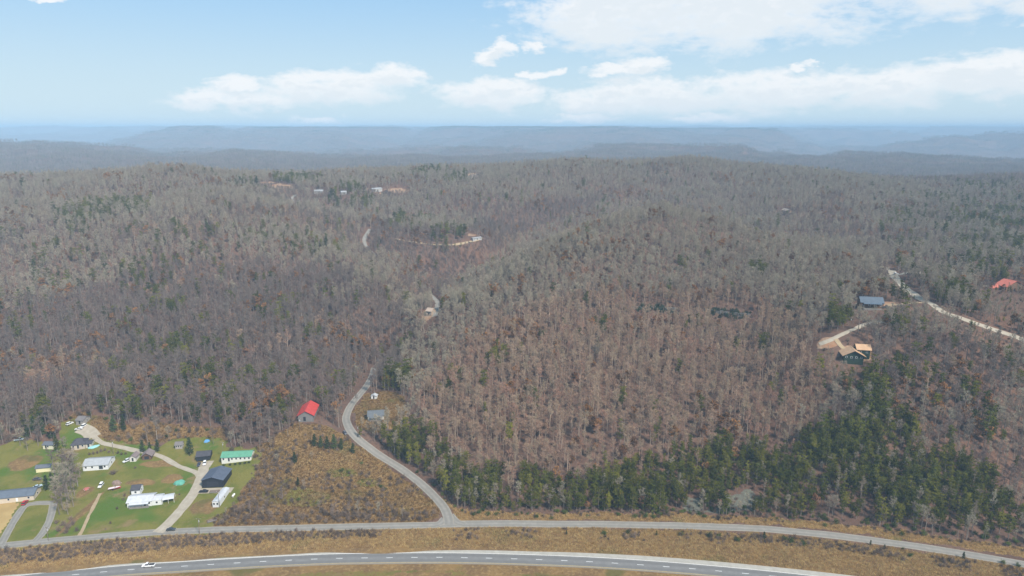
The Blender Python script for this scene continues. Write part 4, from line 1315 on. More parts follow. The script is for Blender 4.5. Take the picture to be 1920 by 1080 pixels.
# ------------------------------------------------------------------ yard things
def boat(at_, yaw, label):
    g = G(*at_); e = empty('boat', (g.x, g.y, g.z + .1), yaw, label, 'boat')
    prof = [(-3.2, 1.05), (-1.5, 1.2), (.6, 1.15), (2.2, .75), (3.3, .06)]
    hull, deck, p = MB(), MB(), []
    for x, w in prof: p += [(x, -w, 1.35 + .08 * x), (x, -w * .55, .55), (x, w * .55, .55), (x, w, 1.35 + .08 * x)]
    f = [(4 * i + k, 4 * i + k + 1, 4 * i + 5 + k, 4 * i + 4 + k) for i in range(4) for k in range(3)] + [(3, 2, 1, 0)]
    hull.poly(p, f).build('hull', W(.36, .05, .045), e)
    deck.poly([(x, s * w * .93, 1.3 + .08 * x) for x, w in prof for s in (-1, 1)], [(2 * i, 2 * i + 2, 2 * i + 3, 2 * i + 1) for i in range(4)]).build('deck', W(.62, .55, .55), e)
    MB().box((.5, 0, 1.65), (.12, 1.5, .5)).build('windshield', 'glass_dark', e)
    MB().box((-.4, 0, .38), (5.4, .3, .14)).build('trailer_frame', 'wood_grey', e)
    for s in (-1, 1):
        o = bpy.data.objects.new('wheel', WHEEL_ME); COL.objects.link(o); o.parent = e; o.location = (-.6, s * 1.0, .34)
    CLEAR.append((g.x, g.y, 4, 4))


boat((215, 918), yaw_px((202, 920), (228, 916)), 'old red and white motor boat on a trailer in the grass')


def heap(name, at_, rx_, ry_, h, m_, label, cat, seed):
    """a draped tarp or heap: a rounded mass with folds"""
    g = G(*at_); rr = random.Random(seed); e = empty(name, (g.x, g.y, g.z - .1), rr.uniform(0, 3), label, cat)
    mb = MB(); n, k = 18, 6; pts = []
    ph = [rr.uniform(0, 6) for _ in range(4)]
    for j in range(k):
        t = j / (k - 1) * .96; 
        for i in range(n):
            a = 2 * math.pi * i / n
            f = 1 + .10 * math.sin(3 * a + ph[0]) + .06 * math.sin(7 * a + ph[1] + j)
            c = math.cos(t * math.pi / 2) ** .6
            pts.append((rx_ * c * f * math.cos(a), ry_ * c * f * math.sin(a), h * math.sin(t * math.pi / 2) * (1 + .08 * math.sin(5 * a + ph[2]))))
    pts.append((0, 0, h * 1.02))
    fs = [(j * n + i, j * n + (i + 1) % n, (j + 1) * n + (i + 1) % n, (j + 1) * n + i) for j in range(k - 1) for i in range(n)]
    fs += [((k - 1) * n + i, (k - 1) * n + (i + 1) % n, k * n) for i in range(n)]
    mb.poly(pts, fs).build('cover', m_, e)
    for q in range(5):
        a = q * 1.26 + .3
        MB().box((rx_ * 1.0 * math.cos(a), ry_ * 1.0 * math.sin(a), .2), (.4, .3, .3), a).build('weight_block', 'concrete', e)
    CLEAR.append((g.x, g.y, rx_ + .5, ry_ + .5))


heap('tarp_heap', (337, 906), 3.0, 2.6, 1.7, W(.10, .30, .23), 'green tarp covered heap on the lawn beside the drive', 'tarp', 1)
heap('brush_heap', (219, 907), 2.8, 2.0, 2.0, W(.22, .16, .13), 'brown covered heap behind the old boat', 'heap', 2)
heap('blue_tarp', (388, 828), 1.8, 1.5, 1.4, W(.10, .27, .50), 'bright blue tarp heap on the upper lawn', 'tarp', 3)
heap('turquoise_pool_cover', (176, 838), 3.6, 1.9, .8, W(.25, .48, .48), 'turquoise pool cover beside the dark roofed cottage', 'pool cover', 4)
heap('junk_heap', (162, 917), 1.6, 1.4, .9, W(.36, .12, .10), 'red junk heap at the end of the dirt track', 'heap', 5)


def tank(at_, yaw, label):
    g = G(*at_); e = empty('propane_tank', (g.x, g.y, g.z), yaw, label, 'tank')
    MB().tube([(-1.5, 0, .9), (-1.3, 0, .9), (1.3, 0, .9), (1.5, 0, .9)], [.3, .5, .5, .3], 10).build('vessel', 'trim_white', e)
    MB().box((0, 0, 1.48), (.35, .35, .22)).build('valve_dome', 'trim_white', e)
    for x in (-.9, .9): MB().box((x, 0, .2), (.2, .8, .7)).build('saddle', 'concrete', e)


tank((438, 931), yaw_px((436, 934), (441, 927)), 'white propane tank on the grass right of the mobile home')


def lumber(at_, yaw, label):
    g = G(*at_); e = empty('lumber_stack', (g.x, g.y, g.z + .2), yaw, label, 'lumber stack')
    rr = random.Random(4)
    for k in range(8):
        m_ = MB().box((rr.uniform(-.3, .3), -.9 + (k % 4) * .6, .2 + .3 * (k // 4)), (5 + rr.uniform(-.6, .6), .5, .24), rr.uniform(-.03, .03))
        m_.build('timber', 'wood_brown' if k % 2 else 'wood_grey', e)


lumber((402, 923), yaw_px((394, 924), (410, 922.5)), 'stack of brown timbers between the black sedan and mobile home')
lumber((398, 977), yaw_px((390, 978), (400, 975)), 'grey scrap timbers beside the shrubs near the frontage road')


def pole(at_, h, label, arm=True):
    g = G(*at_); e = empty('utility_pole', (g.x, g.y, g.z), random.uniform(-.4, .4), label, 'utility pole', 'utility poles')
    MB().tube([(0, 0, -1), (0, 0, h)], [.17, .11], 8).build('post', 'pole_wood', e)
    if arm:
        MB().box((0, .16, h - .6), (2.3, .1, .13)).build('crossarm', 'pole_wood', e)
        for x in (-1.0, 0.0, 1.0): MB().tube([(x, .16, h - .53), (x, .16, h - .28)], [.06, .04], 6).build('insulator', 'trim_white', e)
        MB().tube([(.28, 0, h - 2.2), (.28, 0, h - 1.3)], [.24, .24], 8).build('transformer', W(.4, .41, .42), e)


for at_, h, lb in (((213, 852), 9.5, 'utility pole by the lane behind the pale grey roofed house'), ((412, 952), 10, 'utility pole at the near end of the white mobile home'), ((562.5, 808), 9, 'grey utility pole below the red roofed barn'),
                   ((420, 862), 12, 'tall utility pole at the left end of the green roofed house'), ((374.5, 1001), 9, 'utility pole beside the frontage road below the mobile home'), ((91, 1014), 8, 'utility pole by the frontage road at the paved loop drive'),
                   ((1593, 618), 9, 'utility pole above the dark green house'), ((1907, 621), 10, 'utility pole by the ridge lane at the right edge'), ((671, 820), 8, 'utility pole beside the side road above the brush field')):
    pole(at_, h, lb)

# fence posts along the frontage road
post_me = MB().tube([(0, 0, -.3), (0, 0, 1.5)], [.08, .07], 6).mesh('fence_post', 'pole_wood')
for at_ in ((406, 1003), (422, 1002), (462, 1001), (478, 1000.5), (719, 994), (774, 992.5)):
    g = G(*at_); o = bpy.data.objects.new('fence_post', post_me); COL.objects.link(o); o.location = g
    tag(o, 'thin wooden fence post on the near edge of the frontage road', 'fence post', 'fence posts along the frontage road')

# ------------------------------------------------------------------ yard trees and shrubs, each set where it stands
SPOTS = [
    (HARD, (38, 836), .8, 'leafless tree over the silver pickup at the left wood edge'), (HARD, (72, 836), .75, 'leafless tree left of the cream shed'), (HARD, (104, 818), .85, 'leafless tree above the cream shed'), (HARD, (97, 802), .95, 'leafless tree over the dark cedars'), (CEDAR, (52, 822), 1.1, 'dark cedar nearest the left lawn'),
    (CEDAR, (106, 838), .95, 'cedar between the cream shed and dark roofed cottage'), (CEDAR, (76, 800), 1.3, 'dark cedar uphill of the cream shed'), (HARD, (172, 786), .7, 'leafless tree on the bank above the wide gravel turn'), (HARD, (318, 826), .7, 'leafless tree behind the little grey roofed shed'), (HARD, (400, 832), .75, 'leafless tree behind the blue tarp'),
    (HARD, (452, 842), .7, 'leafless tree behind the green roofed house'), (HARD, (488, 850), .6, 'leafless tree right of the green roofed house'), (HARD, (508, 842), .6, 'leafless tree at the top corner of the brush field'), (HARD, (440, 962), .45, 'bushy leafless sapling below the mobile home'), (HARD, (424, 968), .4, 'low leafless sapling by the scrap timbers'),
    (HARD, (104, 895), 1.0, 'leafless tree at the left side of the yard clump'), (HARD, (120, 912), 1.05, 'thick leafless tree in the heart of the yard clump'), (HARD, (134, 915), 1.0, 'leafless tree leaning over the grass right of the yard clump'), (HARD, (116, 930), .95, 'leafless tree right behind the loop drive'), (HARD, (130, 938), .9, 'leafless tree in the lower middle of the yard clump'), (HARD, (136, 888), .95, 'leafless tree between yard clump and grey roofed house'), (HARD, (146, 912), .8, 'slender leafless tree next to the red junk heap'), (HARD, (104, 925), .8, 'leafless tree near the dark evergreens of the slate house'), (HARD, (118, 955), .75, 'leafless tree above the small loop drive tree'), (HARD, (138, 950), .7, 'leafless tree above the dirt track'), (HARD, (126, 888), .9, 'leafless tree in the upper middle of the yard clump'),
    (HARD, (112, 905), .95, 'leafless pale tree in the clump left of the grey roofed house'), (HARD, (132, 900), .9, 'leafless tree touching the grey roofed house at its left wall'), (HARD, (124, 925), .95, 'tallest leafless tree in the yard clump'),
    (HARD, (140, 930), .8, 'leafless tree at the right edge of the yard clump'), (HARD, (108, 945), .85, 'leafless tree where the paved loop drive ends'), (HARD, (128, 950), .8, 'leafless tree low in the yard clump above the thicket'),
    (HARD, (118, 880), .9, 'leafless tree at the top of the yard clump'), (HARD, (138, 872), .75, 'leafless tree below the dark roofed cottage'), (HARD, (128, 965), .6, 'small leafless tree above the roadside thicket'), (HARD, (112, 965), .6, 'small leafless tree by the loop drive bend'),
    (HARD, (150, 895), .6, 'small leafless tree in front of the grey roofed house'), (HARD, (52, 845), .6, 'slim leafless tree at the edge of the left lawn'), (HARD, (122, 845), .7, 'leafless tree beside the dark roofed cottage'),
    (CEDAR, (88, 918), 1.05, 'dark evergreen beside the long slate roofed house'), (CEDAR, (98, 908), .9, 'evergreen behind the dark evergreen by the slate house'), (CEDAR, (65, 812), 1.4, 'large dark cedar at the left wood edge'), (CEDAR, (82, 815), 1.2, 'dark cedar behind the cream shed'),
    (CEDAR, (96, 822), 1.2, 'dark cedar right of the cream shed'), (PINE, (118, 862), .85, 'light green pine beside the dark roofed cottage'), (PINE, (108, 850), .8, 'light green pine above the yard clump'), (CEDAR, (357, 852), 1.35, 'single dark green cedar left of the black garage'),
    (CEDAR, (268, 848), .95, 'leftmost of three green cedars above the lane'), (CEDAR, (282, 849), .85, 'middle of three green cedars above the lane'), (CEDAR, (296, 846), .9, 'rightmost of three green cedars above the lane'), (CEDAR, (214, 808), 1.3, 'broad dark evergreen on the tan bank above the lane'),
    (CEDAR, (232, 806), 1.2, 'dark evergreen right of the broad one on the tan bank'), (HARD, (222, 795), .9, 'leafless tree over the evergreens on the tan bank'),
    (CEDAR, (590, 836), .95, 'leftmost cedar in the dark row below the red roofed barn'), (CEDAR, (602, 839), .9, 'second cedar in the dark row below the red roofed barn'), (CEDAR, (614, 841), .95, 'third cedar in the dark row below the red roofed barn'), (CEDAR, (627, 842), 1.15, 'tallest cedar in the dark row below the red roofed barn'),
    (CEDAR, (640, 842), .85, 'last cedar in the dark row near the side road'), (CEDAR, (662, 850), .8, 'dark evergreen on the near side of the side road'), (CEDAR, (553, 868), .85, 'lone dark cedar in the upper brush field'), (CEDAR, (559, 910), .6, 'small dark cedar in the middle of the brush field'),
    (HARD, (548, 885), .5, 'thin leafless sapling beside the lone brush field cedar'), (HARD, (571, 918), .5, 'pale leafless sapling in the middle of the brush field'), (HARD, (540, 820), .6, 'thin leafless tree on the slope below the red barn'), (HARD, (690, 812), .55, 'leafless tree below the weathered cottage'),
    (HARD, (655, 965), .45, 'grey leafless sapling above the frontage road'), (PINE, (676, 822), .6, 'small pine in the side road bend'), (HARD, (640, 800), .6, 'leafless tree between the red barn and side road'), (HARD, (632, 790), .6, 'leafless tree right of the red barn wall'), (HARD, (668, 760), .6, 'leafless tree inside the side road curve'),
    (SHRUB, (212, 889), 1.9, 'dark round bush on the lawn before the grey roofed house'), (SHRUB, (435, 850), 2.1, 'big dark twiggy bush behind the green roofed house'), (SHRUB, (478, 858), 1.2, 'twiggy bush at the right end of the green roofed house'),
    (SHRUB, (253, 878), .6, 'small dark bush in the middle of the lawn'), (SHRUB, (220, 955), .6, 'small dark bush left of the long white house'), (SHRUB, (234, 930), .8, 'bush at the left corner of the white house'), (SHRUB, (207, 982), .55, 'small dark bush low on the front lawn'), (SHRUB, (198, 993), .35, 'tiny dark bush near the frontage road'),
    (SHRUB, (232, 938), .6, 'small bush beside the white house wall'), (SHRUB, (337, 928), .5, 'small bush between white house and drive'), (GREEN, (420, 873), .7, 'low hedge shrub at the left front of the green roofed house'), (LAUREL, (432, 872.5), .55, 'first dark hedge shrub before the green roofed house'),
    (LAUREL, (441, 871.5), .55, 'second dark hedge shrub before the green roofed house'), (LAUREL, (450, 870.5), .55, 'third dark hedge shrub before the green roofed house'), (LAUREL, (459, 869.5), .55, 'fourth dark hedge shrub before the green roofed house'), (LAUREL, (467, 868.5), .55, 'last dark hedge shrub before the green roofed house'),
    (GREEN, (715, 914), 1.1, 'bright green shrub in the right of the brush field'), (GREEN, (722, 918), 1.0, 'low bright green shrub right of its larger neighbour in the brush field'), (GREEN, (640, 884), 1.2, 'yellow green shrub in the upper brush field'), (GREEN, (653, 886), .9, 'smaller yellow green shrub in the upper brush field'), (GREEN, (678, 870), .9, 'green shrub near the side road'),
    (GREEN, (560, 938), .9, 'green shrub in the lower brush field'), (GREEN, (596, 945), .8, 'faded green shrub in the lower brush field'),
]
for i, (kd, at_, sc_, lb) in enumerate(SPOTS):
    g = G(*at_)
    wd = 1.5 if kd is HARD and at_[0] < 160 else 1.0
    s3 = (sc_ * wd, sc_ * wd, sc_ * (.5 if 'round bush' in lb else 1))
    (PLUM if kd is HARD and i % 2 else kd).place(i * 3 + 1, (g.x, g.y, g.z), random.uniform(0, 6.28), s3, lb, 'tree' if kd in (HARD, CEDAR, PINE) else 'shrub', None, 0.0, kd.name)
# evergreen shrubs in the strip between the two roads, from left to right
for i, (at_, kd, sc_) in enumerate((((1062, 1003), CEDAR, .28), ((1133, 1002), GREEN, 1.15), ((1177, 1000), GREEN, .95), ((1231, 1004), CEDAR, .3), ((1277, 1003), GREEN, 1.1), ((1331, 1007), GREEN, 1.3), ((1348, 1008), GREEN, 1.1), ((1383, 1014), GREEN, 1.2), ((1432, 1011), CEDAR, .5),
                                    ((1470, 1012), GREEN, 1.2), ((1483, 1017), GREEN, 1.3), ((1506, 1022), GREEN, 1.2), ((1632, 1022), CEDAR, .3), ((1658, 1029), CEDAR, .3), ((1693, 1030), GREEN, .55), ((1707, 1044), GREEN, 1.0), ((1806, 1048), CEDAR, .45), ((1880, 1057), GREEN, 1.0), ((1908, 1062), GREEN, 1.0))):
    g = G(*at_)
    words = ['first', 'second', 'third', 'fourth', 'fifth', 'sixth', 'seventh', 'eighth', 'ninth', 'tenth', 'eleventh', 'twelfth', 'thirteenth', 'fourteenth', 'fifteenth', 'sixteenth', 'seventeenth', 'eighteenth', 'nineteenth']
    kd.place(i, (g.x, g.y, g.z), i * 1.3, sc_, '%s evergreen from the left in the strip between the two roads' % words[i], 'shrub', 'evergreens between the two roads')


# ------------------------------------------------------------------ brush field, verges, thickets
def fill(poly, step, jit=2.0, dens=1.0, margin=.6, patch=None):
    P = [G(max(-60, min(1980, u)), v) for u, v in poly if v < 1180]
    xs = [p.x for p in P]; ys = [p.y for p in P]
    x, y = jgrid(min(xs) - 3, max(xs) + 3, min(ys) - 3, max(ys) + 3, step)
    z = terrain(x, y)
    m = zone(x, y, z, poly, jit) & (NR.rand(len(x)) < dens)
    if patch is not None: m &= patch(x, y)
    x, y, z = x[m], y[m], z[m]
    m = road_free(x, y, margin) & clear_free(x, y, -.5)
    return x[m], y[m], z[m]


def spread(name, kind, pts, s0, s1, label):
    x, y, z = pts; n = len(x)
    if not n: return
    S = NR.uniform(s0, s1, n)
    scatter(name, kind, np.c_[x, y, z], np.c_[S, S, S * NR.uniform(.75, 1.25, n)], NR.randint(0, len(kind.var), n), NR.uniform(0, 6.28, n), label)


def join(*p): return tuple(np.concatenate(q) for q in zip(*p))


THICKET = [(-100, 1040), (0, 1033), (200, 1015), (400, 1003), (560, 997), (720, 994), (715, 1007), (560, 1014), (400, 1024), (200, 1040), (0, 1060), (-100, 1070)]
THICK2 = [(1380, 1002), (1500, 1010), (1650, 1030), (1920, 1070), (2000, 1085), (2000, 1110), (1900, 1090), (1650, 1044), (1500, 1026), (1400, 1018)]
THICK3 = [(398, 998), (440, 955), (470, 950), (560, 965), (640, 955), (740, 960), (815, 960), (822, 972), (780, 981), (600, 985)]
spread('verge_grass', GRASS, join(fill(VERGE, 1.0), fill(NVERGE, 1.3, 3.0)), .6, 1.15, 'tall tan dry grass on the verges of both roads')
spread('brush_grass', BRUSHG, join(fill(BRUSH, 1.35), fill(BANK, 1.4, 3.0), fill(GHOUSE, 1.6, 3.0)), .6, 1.3, 'brown and tan brush grass covering the old field and banks')
RSTRAW = [(560, 850), (650, 838), (700, 858), (780, 912), (826, 955), (815, 968), (760, 950), (700, 925), (640, 905), (580, 880)]
spread('field_straw', GRASS, join(fill(RSTRAW, 1.4, 9.0, patch=lambda x, y: fbm(x / 12 + 4, y / 12, 3) > .42), fill(BRUSH, 1.9, patch=lambda x, y: fbm(x / 16 + 4, y / 16, 3) > .58)), .5, 1.0, 'pale straw patches in the brush field')
spread('roadside_thicket', SHRUB, join(fill(THICKET, 1.9, 3.0), fill(THICK2, 2.2, 3.0, .9, patch=lambda x, y: fbm(x / 14 + 9, y / 14, 2) > .38), fill([(850, 994), (1100, 993), (1380, 1000), (1380, 1020), (1100, 1010), (850, 1012)], 2.6, 4.0, .8, patch=lambda x, y: fbm(x / 9 + 3, y / 9, 2) > .5)), .55, .95, 'dark leafless thicket between the frontage road and highway')
bx_, by_, bz_ = join(fill(BRUSH, 3.6, 3.0, .55, 1.2, patch=lambda x, y: fbm(x / 20 + 2, y / 20 + 8, 3) > .44), fill(THICK3, 3.2, 3.0, .8, 1.2))
k_ = np.argsort(by_)[:290]
for i in k_:
    su, sv, _ = pix(bx_[i], by_[i], bz_[i]); s_ = float(NR.uniform(.65, 1.25))
    lb = '%s leafless shrub in the brush field, %s' % ('tall' if s_ > 1.05 else 'low' if s_ < .85 else 'middling', 'close to the frontage road, %s' % ('left half' if su < 600 else 'right half') if sv > 955 else 'beside the yards' if su < 520 else 'under the cedar row' if sv < 890 else 'next to the side road' if su > 700 else 'around its green patch')
    SHRUB.place(int(i), (bx_[i], by_[i], bz_[i]), float(NR.uniform(0, 6.28)), s_, lb, 'shrub', 'leafless shrubs in the brush field')
SAPU = [508, 530, 600, 625, 672, 690, 712, 735, 755, 610, 585, 655, 520, 470, 495, 545]
EDGE = [(-60, 835), (0, 805), (60, 790), (110, 770), (160, 757), (300, 772), (420, 800), (480, 812), (550, 775), (556, 792), (500, 832), (425, 824), (425, 800), (300, 792), (160, 772), (110, 795), (45, 820), (-60, 860)]
spread('wood_edge_shrubs', SHRUB, join(fill(EDGE, 3.0, 4.0, .7), fill(BANK, 4.0, 3.0, .35)), .7, 1.5, 'tangled leafless shrubs along the edge of the woods behind the yards')
spread('wood_edge_evergreens', GREEN, join(fill(EDGE, 5.0, 4.0, .3), fill(BANK, 6.0, 3.0, .25)), .6, 1.3, 'scattered green shrubs along the edge of the woods behind the yards')
spread('median_grass', BRUSHG, fill([(-60, 1100), (200, 1085), (400, 1070), (600, 1062), (800, 1058), (1000, 1060), (1200, 1071), (1400, 1090), (1500, 1110), (800, 1130), (0, 1140)], 1.6, 1.0, .6), .25, .45, 'short dry grass in the highway median')
spread('dark_brush', SHRUB, join(fill([(480, 845), (540, 835), (560, 870), (545, 910), (520, 950), (430, 985), (400, 990), (440, 950), (470, 900)], 2.4, 4.0, .7), fill([(560, 945), (640, 930), (760, 950), (818, 966), (780, 979), (600, 984)], 2.6, 5.0, .55)), .4, .8, 'low tangled brown brush over the left and lower brush field')
for i, (at_, s_) in enumerate((((508, 905), .4), ((530, 935), .45), ((600, 960), .4), ((625, 972), .45), ((672, 968), .5), ((690, 962), .45), ((712, 970), .5), ((735, 966), .4), ((755, 972), .4), ((610, 910), .35), ((585, 862), .4), ((655, 930), .35), ((520, 868), .45), ((470, 965), .45), ((495, 972), .4), ((545, 975), .4))):
    g = G(*at_)
    (PLUM if i % 2 else HARD).place(i * 5, (g.x, g.y, g.z), i * 1.1, (s_ * 1.3, s_ * 1.3, s_), 'spindly leafless sapling in the brush field, %s from the left among its saplings' % ('first second third fourth fifth sixth seventh eighth ninth tenth eleventh twelfth thirteenth fourteenth fifteenth sixteenth'.split()[sorted(range(16), key=lambda q: SAPU[q]).index(i)]), 'tree', 'saplings in the brush field', 0.0, 'bare_sapling')
# thicket under the yard clump and at its foot by the road
for at_, s_ in (((118, 985), 1.3), ((128, 992), 1.3), ((110, 996), 1.2), ((136, 984), 1.2), ((124, 1000), 1.1), ((144, 996), 1.0), ((105, 982), 1.0), ((132, 975), 1.1)):
    g = G(*at_); SHRUB.place(int(g.x * 7), (g.x, g.y, g.z), g.y, s_, 'dense brown shrub in the thicket where the yard clump meets the frontage road', 'shrub', 'thicket at the foot of the yard clump')
# lane-side brush above the grey roofed house
for at_, s_ in (((222, 850), .8), ((228, 853), .7), ((205, 848), .8), ((197, 845), .8), ((190, 847), .9), ((183, 850), .8), ((175, 852), .8), ((236, 852), .6), ((168, 853), .7)):
    g = G(*at_); SHRUB.place(int(g.x * 7), (g.x, g.y, g.z), g.y, s_, 'low dark shrub in the hedge line between the lane and grey roofed house', 'shrub', 'hedge line along the gravel lane')
# rock shelf with laurels on the right hill
lg = MB(); rr = random.Random(8)
lx, ly, lz = [], [], []
for u0, u1, v0, v1 in ((1190, 1265, 578, 582), (1322, 1405, 584, 592)):
    a, b = G(u0, v0), G(u1, v1)
    n = int((b - a).length / 2.3)
    e = empty('rock_ledge', a, 0, 'dark rock ledge under laurels on the right hill, %s of two' % ('left' if u0 < 1300 else 'right'), 'rock ledge')
    for i in range(n):
        p = a.lerp(b, (i + .5) / n) - a
        zz = tz(a.x + p.x, a.y + p.y) - a.z
        MB().box((p.x, p.y + rr.uniform(-.6, .6), zz + .6), (rr.uniform(2, 3.4), rr.uniform(1.6, 2.8), rr.uniform(2.0, 3.4)), rr.uniform(-.3, .3)).build('boulder', 'ledge_rock' if 'ledge_rock' in MATS else mat('ledge_rock', (.10, .10, .095), .95, var=.3, scale=.8, bump=.6).name, e)
        for q in range(rr.choice((0, 2, 3, 3, 4))):
            lx.append(a.x + p.x + rr.uniform(-3, 3)); ly.append(a.y + p.y + rr.uniform(-8, 4.5)); lz.append(tz(lx[-1], ly[-1]))
    SIGHT.append(((a.x + b.x) / 2, (a.y + b.y) / 2 - 10, (b - a).length / 2 + 2, 20, 0.0, 1.0))
for i in range(len(lx)):
    s_ = rr.uniform(.7, 1.7)
    LAUREL.place(i, (lx[i], ly[i], lz[i]), lx[i] * 3, s_, '%s dark green laurel along the %s rock ledge on the right hill' % ('big' if s_ > 1.35 else 'small', 'left' if pix(lx[i], ly[i], lz[i])[0] < 1293 else 'right'), 'shrub', 'laurels along the rock ledge')


# sight clearings: land left open in front of the far houses and roads
def sight(u, v, rx_, ln):
    g = G(u, v); k = Vector((g.x, g.y)).normalized()
    SIGHT.append((g.x - k.x * ln * .45, g.y - k.y * ln * .45, rx_, ln * .55 + 3, k.x, k.y))


for u, v, a, b in ((520, 351, 34, 70), (598, 362, 16, 60), (645, 364, 9, 50), (710, 359, 24, 60), (745, 358, 20, 50), (890, 333, 16, 60), (893, 451, 8, 30), (860, 457, 5, 20), (805, 590, 5, 40), (818, 566, 4, 50), (820, 578, 4, 40),
                   (686, 462, 8, 55), (683, 450, 7, 55), (692, 472, 7, 45), (700, 479, 6, 35), (551, 374, 9, 60), (565, 382, 8, 40), (1471, 400, 12, 60), (1634, 578, 13, 26), (1600, 686, 10, 12), (1903, 549, 20, 120), (1866, 547, 13, 80),
                   (1678, 518, 8, 60), (1686, 528, 8, 60), (1700, 541, 8, 55), (1725, 559, 8, 42), (1760, 580, 8, 26), (1800, 597, 8, 22), (1850, 615, 9, 22), (1890, 628, 9, 22), (1720, 512, 9, 40), (1748, 510, 7, 36), (1800, 529, 9, 40), (1840, 537, 9, 40), (1550, 640, 6, 16), (1580, 628, 6, 14), (1700, 572, 12, 22), (586, 792, 8, 14), (703, 790, 8, 8), (668, 748, 4, 24), (658, 765, 4, 22)):
    sight(u, v, a, b)


# ------------------------------------------------------------------ woods
def sel(arrs, m): return [a[m] for a in arrs]


def in_frame(x, y, z, mu=30):
    u, v, d = pix(x, y, z)
    return (u > -mu) & (u < 1920 + mu) & (v > -mu) & (v < 1080 + mu)


OPEN = (YARD, BRUSH, BANK, VERGE, NVERGE, STRAW, GHOUSE, ROCKFACE)


def seen_from(x, y, z, top=20.0, slack=10.0):
    """drop what stands wholly behind a hill, with room to spare for a step aside"""
    ta = np.radians(np.arange(-45, 45.01, .3)); ra = np.r_[np.arange(320, 1600, 8.0), np.geomspace(1600, 20000, 280)]
    T, Q = np.meshgrid(ta, ra)
    zz = terrain((Q * np.sin(T)).ravel(), (Q * np.cos(T)).ravel()).reshape(T.shape)
    ang = (zz + 6 - slack - CAM_H) / Q
    run = np.maximum.accumulate(ang, 0)
    run = np.vstack([run[:1] - 1, run[:-1]])
    i = np.clip(np.searchsorted(ra, np.hypot(x, y)) - 1, 0, len(ra) - 1); j = np.clip(np.round((np.arctan2(x, y) - ta[0]) / (ta[1] - ta[0])).astype(int), 0, len(ta) - 1)
    lo = np.minimum(np.minimum(run[i, j], run[i, np.clip(j + 3, 0, len(ta) - 1)]), run[i, np.clip(j - 3, 0, len(ta) - 1)])
    return (z + top - CAM_H) / np.hypot(x, y) > lo


x, y = jgrid(-560, 560, 300, 740, 4.7)
xb, yb = jgrid(-1050, 1050, 400, 1520, 5.9)
x, y = sel((x, y), np.hypot(x, y) < 720)
xb, yb = sel((xb, yb), np.hypot(xb, yb) >= 720)
x, y = np.r_[x, xb], np.r_[y, yb]
r = np.hypot(x, y); a = np.degrees(np.abs(np.arctan2(x, y)))
x, y = sel((x, y), (r > 300) & (r < 1560) & (a < 43))
z = terrain(x, y)
x, y = sel((x, y), seen_from(x, y, z))
z = terrain(x, y)
xa, ya = jgrid(-110, 330, 320, 470, 4.0)
za = terrain(xa, ya)
ma = zone(xa, ya, za, PINES, 24.0) & (fbm(xa / 15 + 3, ya / 15, 3) > .43)
nb0 = len(x)
x, y, z = np.r_[x, xa[ma]], np.r_[y, ya[ma]], np.r_[z, za[ma]]
belt = np.arange(len(x)) >= nb0
u, v, d = pix(x, y, z)
opn = np.zeros(len(x), bool)
for pz in OPEN: opn |= zone(x, y, z, pz, 3.0)
hwy = np.interp(x, HW[:, 0], HW[:, 1])
opn |= y < hwy + 24
x, y, z, u, v, belt = sel((x, y, z, u, v, belt), ~opn)
ok = road_free(x, y, 2.6) & clear_free(x, y, 2.0)
x, y, z, u, v, belt = sel((x, y, z, u, v, belt), ok)
# open sight lines where the photograph shows the far roads
inb = inpoly(u, v, PINES)
inb2 = zone(x, y, z, PINES, 26.0)
pn = fbm(x / 55 + 7, y / 55 + 2, 3); w = NR.rand(len(x))
# scattered pine groups: (u, v of the base, radius m, share)
groups = [(205, 398, 55, .5), (340, 668, 12, .9), (372, 722, 11, .9), (330, 590, 8, .5), (390, 440, 12, .6), (310, 545, 10, .3), (235, 625, 6, .5), (205, 705, 5, .7), (285, 590, 7, .4),
          (748, 722, 12, .75), (760, 655, 12, .5), (935, 685, 9, .7), (920, 690, 6, .6), (1130, 628, 4, .8), (1020, 640, 5, .6), (835, 745, 8, .4), (780, 420, 32, .55), (840, 445, 25, .6), (745, 432, 15, .6),
          (560, 342, 45, .6), (470, 352, 30, .4), (660, 372, 40, .4), (800, 330, 45, .35), (860, 340, 30, .4), (1420, 522, 8, .85), (1280, 508, 5, .8), (1577, 612, 9, .95), (1560, 600, 6, .6), (1640, 740, 10, .8), (1600, 745, 9, .6),
          (1700, 715, 6, .7), (1750, 730, 6, .7), (1430, 665, 5, .8), (1895, 410, 30, .95), (1840, 428, 26, .85), (1770, 432, 8, 1.), (1915, 440, 26, .8), (1880, 470, 40, .4), (1840, 355, 45, .4), (1270, 385, 6, .9), (1135, 392, 9, .8), (1790, 660, 4, .8), (1780, 530, 12, .6), (1850, 520, 16, .6),
          (1820, 570, 14, .4), (1380, 665, 4, .6), (1520, 720, 10, .5), (1850, 820, 8, .6), (1470, 740, 8, .4), (190, 800, 6, .5), (70, 800, 8, .7), (250, 790, 7, .6), (1820, 760, 8, .5), (90, 470, 12, .2), (300, 470, 14, .3), (1860, 700, 9, .3), (1000, 760, 7, .3), (860, 720, 6, .5), (1160, 770, 5, .3)]
share = np.where(inb2, .72, .012) + np.where((u < 700) & (v > 430) & (fbm(x / 25 + 70, y / 25, 2) > .58), .22, 0) + np.where((u > 1650) & (v > 370) & (v < 640) & (fbm(x / 30 + 20, y / 30, 2) > .5), .2, 0) + np.where((u > 1500) & (v > 680) & ~inb2, .05, 0)
for gu, gv, rad, sh in groups:
    g = G(gu, gv)
    share = np.maximum(share, sh * (np.hypot(x - g.x, (y - g.y) * .8) < rad))
isp = (w < share) | belt
oakn = fbm(x / 40 + 19, y / 40 + 4, 3)
